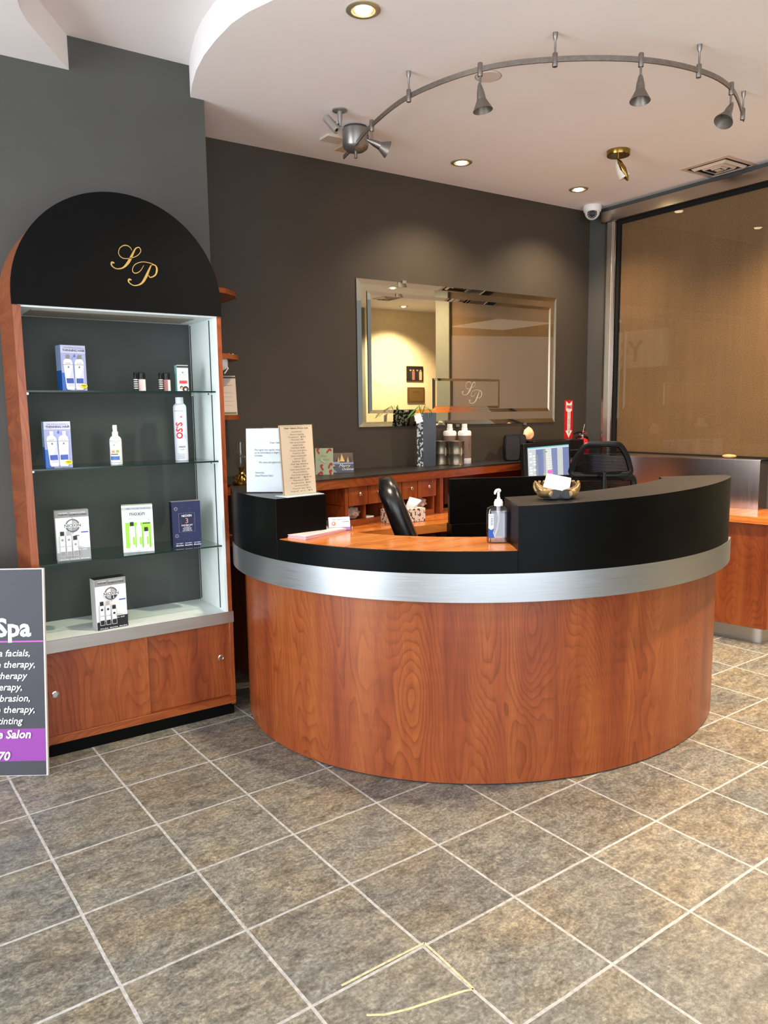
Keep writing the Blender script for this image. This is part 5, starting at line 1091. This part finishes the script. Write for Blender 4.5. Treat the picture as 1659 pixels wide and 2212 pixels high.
rail = cr_(RP); a = M(); L = []
ZR = 2.732
for i, p in enumerate(rail):
    d = (rail[min(i + 1, len(rail) - 1)] - rail[max(i - 1, 0)]).normalized(); nn = Vector((-d.y, d.x)) * 0.003
    L += [(p.x + nn.x, p.y + nn.y, ZR - 0.010), (p.x - nn.x, p.y - nn.y, ZR - 0.010), (p.x - nn.x, p.y - nn.y, ZR + 0.010), (p.x + nn.x, p.y + nn.y, ZR + 0.010)]
K = len(rail); a.add(L, [(4 * i + q, 4 * i + (q + 1) % 4, 4 * (i + 1) + (q + 1) % 4, 4 * (i + 1) + q) for i in range(K - 1) for q in range(4)] + [(0, 3, 2, 1), (4 * K - 4, 4 * K - 3, 4 * K - 2, 4 * K - 1)], M_NICKEL)
a.build('rail', tk, world=True)
def sleeve(mm, x, y): mm.T = Tm((x, y, 0)); mm.lathe([(0.010, ZR - 0.026), (0.0105, ZR - 0.024), (0.0105, ZR + 0.020), (0.009, ZR + 0.024)], M_NICKEL, 16)
for (x, y) in ((2.062, 2.826), (2.341, 2.248), (2.905, 2.006), (3.490, 2.172)):
    a = M(); sleeve(a, x, y); a.T = Tm((x, y, 0)); a.lathe([(0.004, ZR + 0.02), (0.004, ZC - 0.03), (0.009, ZC - 0.018), (0.010, ZC)], M_NICKEL, 14); a.build('ceiling_stem', tk, world=True)
a = M(); a.T = Tm((2.215, 3.50, 0)); a.lathe([(0.0, ZC - 0.118), (0.045, ZC - 0.115), (0.060, ZC - 0.104), (0.067, ZC - 0.090), (0.067, ZC - 0.012)], F((150, 146, 142), 0.35, 0.8), 36)
a.lathe([(0.060, ZC - 0.014), (0.060, ZC)], F((60, 56, 54)), 30); a.lathe([(0.008, ZC - 0.15), (0.008, ZC - 0.108)], M_NICKEL, 12)
for zz in (0.045, 0.058): 
    pts = [(0.0675 * math.cos(R(t)), 0.0675 * math.sin(R(t))) for t in range(-60, -25, 5)] + [(0.066 * math.cos(R(t)), 0.066 * math.sin(R(t))) for t in range(-30, -61, -5)]
    a.prism(pts, ZC - zz - 0.003, ZC - zz, M_VOID)
a.build('transformer_canopy', tk, world=True)
def spot(x, y, dirv, top=0.0):
    a = M(); sleeve(a, x, y); a.T = Tm((x, y, 0)); a.lathe([(0.0045, ZR - 0.072), (0.0045, ZR - 0.02)], M_NICKEL, 12); st = a.build('spot_stem', tk, world=True)
    d = Vector(dirv).normalized(); q = d.to_track_quat('Z', 'Y').to_matrix().to_4x4()
    T = Matrix.Translation((x, y, ZR - 0.074)) @ q @ Matrix.Translation((0, 0, -0.015))
    a = M(); a.T = T; a.lathe([(0.002, -0.012), (0.009, 0.002), (0.0150, 0.028), (0.0185, 0.056)], M_NICKEL, 20); a.build('socket_body', st).location = -tk.location
    a = M(); a.T = T; a.lathe([(0.0185, 0.056), (0.040, 0.098), (0.0385, 0.0985), (0.017, 0.058)], F((128, 120, 112), 0.45, 0.7), 28, caps=False); a.lathe([(0.017, 0.062), (0.0, 0.062)], F((90, 84, 78)), 20, caps=False); a.build('cone_shade', st).location = -tk.location
spot(2.117, 3.20, (0.85, -0.25, -0.32)); spot(2.152, 2.468, (0.08, -0.12, -1)); spot(2.625, 2.068, (-0.12, -0.10, -1)); spot(3.178, 2.035, (-0.55, 0.0, -0.8))
# bullet camera on ceiling
bcam = thing('bullet_security_camera', 'small silver bullet camera hanging from the ceiling beside the track transformer', 'camera', (2.03, 3.345, ZC))
a = M(); a.lathe([(0.036, 0.0), (0.036, -0.006), (0.012, -0.010), (0.010, -0.05), (0.006, -0.075)][::-1], F((150, 146, 142), 0.4, 0.6), 24); a.tube([(0, 0, -0.06), (-0.02, 0.0, -0.075), (-0.022, 0.01, -0.055)], 0.003, M_BLACKP, 6); a.build('mount', bcam)
a = M(); dv = Vector((0.25, -0.75, -0.85)).normalized(); a.T = Matrix.Translation((-0.05, 0.045, -0.032)) @ dv.to_track_quat('Z', 'Y').to_matrix().to_4x4(); a.lathe([(0.017, 0.0), (0.019, 0.004), (0.019, 0.098), (0.0165, 0.10), (0.0165, 0.096), (0.0, 0.096)], F((168, 160, 154), 0.4, 0.4), 24); a.lathe([(0.008, 0.0965), (0.0, 0.0975)], M_BLACKP, 16, caps=False); a.build('camera_body', bcam)
for (x, y, w_, lab, dot) in ((2.195, 3.69, 0.058, 'cream square junction plate on the ceiling next to the bullet camera', 0), (2.335, 3.79, 0.052, 'cream square junction plate on the ceiling with a small dark dot, near the wall', 1)):
    a = M(); a.box(-w_, w_, -w_ * 0.8, w_ * 0.8, -0.012, 0, F((214, 200, 184) if not dot else (206, 184, 148)))
    if dot: a.T = Tm((0.01, -0.01, -0.013), rx=PI); a.lathe([(0.007, 0), (0.004, 0.003)], F((90, 70, 50)), 12)
    tag(a.build('junction_plate', loc=(x, y, ZC), bevel=0.002), lab, 'ceiling plate')
# dome camera in the corner
dc = thing('dome_security_camera', 'white dome security camera in the ceiling corner', 'camera', (4.46, 3.90, ZC))
a = M(); a.lathe([(0.062, 0.0), (0.066, -0.012), (0.060, -0.04), (0.056, -0.045)][::-1], M_WHITEP, 32); a.build('camera_base', dc)
a = M(); pr_ = [(0.052 * math.cos(R(t)), -0.045 - 0.052 * math.sin(R(t))) for t in range(0, 91, 9)]; a.lathe(pr_[::-1], M_WHITEP, 32); a.build('dome', dc)
a = M(); dv = (Vector((0, 0, 1.391)) - Vector((4.46, 3.90, 2.75))).normalized(); a.T = Matrix.Translation(Vector((0, 0, -0.052)) + dv * 0.036) @ dv.to_track_quat('Z', 'Y').to_matrix().to_4x4(); a.lathe([(0.034, 0.0), (0.033, 0.010), (0.022, 0.017)], F((60, 56, 56)), 28); a.lathe([(0.022, 0.0172), (0.014, 0.019), (0.0, 0.019)], M_BLACKP, 24, caps=False)
for k in range(12): t = k * PI / 6; a.tube([(0.0275 * math.cos(t), 0.0275 * math.sin(t), 0.011), (0.0275 * math.cos(t), 0.0275 * math.sin(t), 0.0165)], 0.0028, F((200, 196, 190)), 6)
a.build('lens', dc)
# brass spotlight
bs = thing('brass_spotlight', 'single brass ceiling spotlight with a frosted shade near the air vent', 'ceiling light', (3.66, 3.02, ZC))
a = M(); a.lathe([(0.062, -0.028), (0.064, -0.024), (0.064, 0)], M_BRASS, 32); a.lathe([(0.007, -0.06), (0.007, -0.028)], M_BRASS, 12); a.build('brass_canopy', bs)
a = M(); dv = Vector((0.35, -0.3, -0.95)).normalized(); TT = Matrix.Translation((0, 0, -0.065)) @ dv.to_track_quat('Z', 'Y').to_matrix().to_4x4(); a.T = TT; a.lathe([(0.010, -0.01), (0.022, 0.012), (0.030, 0.05), (0.031, 0.09)], M_FROST, 24); a.build('frosted_shade', bs)
a = M(); a.T = TT @ Tm((-0.012, 0.004, 0)); a.lathe([(0.004, -0.018), (0.018, 0.002), (0.028, 0.045), (0.022, 0.09), (0.006, 0.115)], M_BRASS, 20, sx=0.9, sy=0.7); a.build('brass_hood', bs)
# air vent
av = thing('ceiling_air_vent', 'square white ceiling air diffuser next to the window header', 'air vent', (4.42, 2.89, ZC))
a = M(); a.box(-0.14, 0.14, -0.15, 0.15, -0.0015, 0.0, M_VOID); a.build('dark_opening', av)
def sq_ring(h, w_, z0, z1, flare=0.0):
    a = M(); o_, i_ = h, h - w_; P = [(-o_, -o_), (o_, -o_), (o_, o_), (-o_, o_)]; Q = [(-i_, -i_), (i_, -i_), (i_, i_), (-i_, i_)]
    pts = [(x, y, z0) for x, y in P] + [(x, y, z1) for x, y in Q] + [(x, y, z0 + 0.003) for x, y in P] + [(x, y, z1 + 0.003) for x, y in Q]
    fs = []
    for k in range(4): j = (k + 1) % 4; fs += [(k, 4 + k, 4 + j, j), (8 + k, 8 + j, 12 + j, 12 + k), (4 + k, 12 + k, 12 + j, 4 + j), (k, j, 8 + j, 8 + k)]
    a.add(pts, fs, F((212, 188, 168))); return a
sq_ring(0.160, 0.026, -0.002, -0.006).build('outer_rim', av)
for h in (0.112, 0.074, 0.040): sq_ring(h, 0.012, -0.006, -0.018).build('louvre', av)
a = M(); a.box(-0.018, 0.018, -0.018, 0.018, -0.022, -0.018, F((212, 188, 168))); a.build('louvre', av)
av2 = copy_tree(av); av2.location = (5.70, -0.30, ZC); av2['label'] = 'square ceiling air diffuser seen only in the wall mirror'

# ------------------------------------------------------------------ things seen in the mirror
a = M(); a.box(-0.15, 0.15, -0.012, 0.0, -0.105, 0.105, F((30, 24, 22)));  a.T = Matrix.Rotation(PI, 4, 'Z'); a.on(0.0)
for k, (x, c) in enumerate(((-0.10, (196, 170, 140)), (-0.04, (40, 38, 40)), (0.03, (150, 96, 90)), (0.085, (36, 34, 36)))):
    a.rect(x - 0.025, x + 0.025, -0.095, 0.03, F(c)); a.disc(x, 0.05, 0.016, F((214, 176, 150))); a.disc(x, 0.058, 0.016, F((70, 50, 36)), rz=0.009)
a.T = Matrix.Identity(4)
tag(a.build('framed_photo', loc=(6.79, -1.185, 1.94)), 'framed group photo of four people on the cream wall, seen in the mirror', 'picture').rotation_euler = (0, 0, 0)
a = M(); a.box(-0.155, 0.155, 0.0, 0.012, -0.11, 0.11, F((96, 66, 40))); a.T = Matrix.Rotation(PI, 4, 'Z'); a.on(-0.012); a.rect(-0.13, 0.13, -0.09, 0.09, F((150, 124, 74), 0.3, 0.6)); a.text('AWARD', 0.0, 0.04, 0.04, F((70, 52, 30)), width=0.12)
tag(a.build('wall_plaque', loc=(6.81, -1.198, 1.63)), 'wooden award plaque with brass face under the photo on the cream wall', 'plaque')
wu = thing('stepped_wood_unit', 'stepped cherry wood shelving unit by the cream wall, seen in the mirror', 'cabinet', (7.35, -0.95, 0))
a = M(); a.box(-0.28, 0.3, -0.22, 0.3, 0, 0.9, M_WOOD); a.box(-0.12, 0.3, -0.22, 0.3, 1.95, 2.15, M_WOOD); a.box(0.0, 0.3, -0.22, 0.3, 2.15, 2.32, M_WOOD); a.box(-0.02, 0.02, -0.22, 0.28, 0.9, 1.95, M_WOODB); a.build('unit_body', wu)
# mall across from the shop, seen twice reflected in the window glass
mf = M(); mf.box(-5.3, -5.2, -6, 3, 0, 3.1, F((150, 132, 110))); struct(mf.build('wall_mall'))
a = M(); a.box(-5.19, -5.12, -4.0, -2.38, 2.28, 3.08, mat('sign_face_added_glow', (230, 226, 220), emit=(236, 226, 214), es=1.6, var=0)); a.T = Matrix.Translation((-5.115, -3.2, 2.62)) @ Matrix.Rotation(PI / 2, 4, 'Z'); a.on(0.0); a.text('BODY', -0.62, 0, 0.62, F((110, 90, 84)), bold=0.02)  # glow added to the sign face so its reflection shows in the window
tag(a.build('shop_sign', bevel=0), 'white shop fascia sign reading BODY across the mall, only reflected in the glass', 'sign')
mlc = thing('mall_ceiling_light', 'bright rectangular mall ceiling light, only seen reflected in the glass', 'ceiling light', (-3.6, -1.2, 3.4))
a = M(); a.box(-0.9, 0.9, -1.6, 1.6, 0, 0.06, F((226, 226, 226))); a.build('housing', mlc)
a = M(); a.box(-0.85, 0.85, -1.5, 1.5, -0.01, 0, mat('mall_light_panel', (255, 255, 255), emit=(255, 250, 240), es=6, var=0)); a.build('diffuser', mlc)
mm2 = copy_tree(mlc); mm2.location = (-3.6, -5.2, 3.4)
mm2['label'] = 'second bright rectangular mall ceiling light further from the shop, only seen reflected'
ceil_m = M(); ceil_m.box(-5.3, -2.2, -6, 3, 3.46, 3.55, M_CEIL); struct(ceil_m.build('ceiling'))
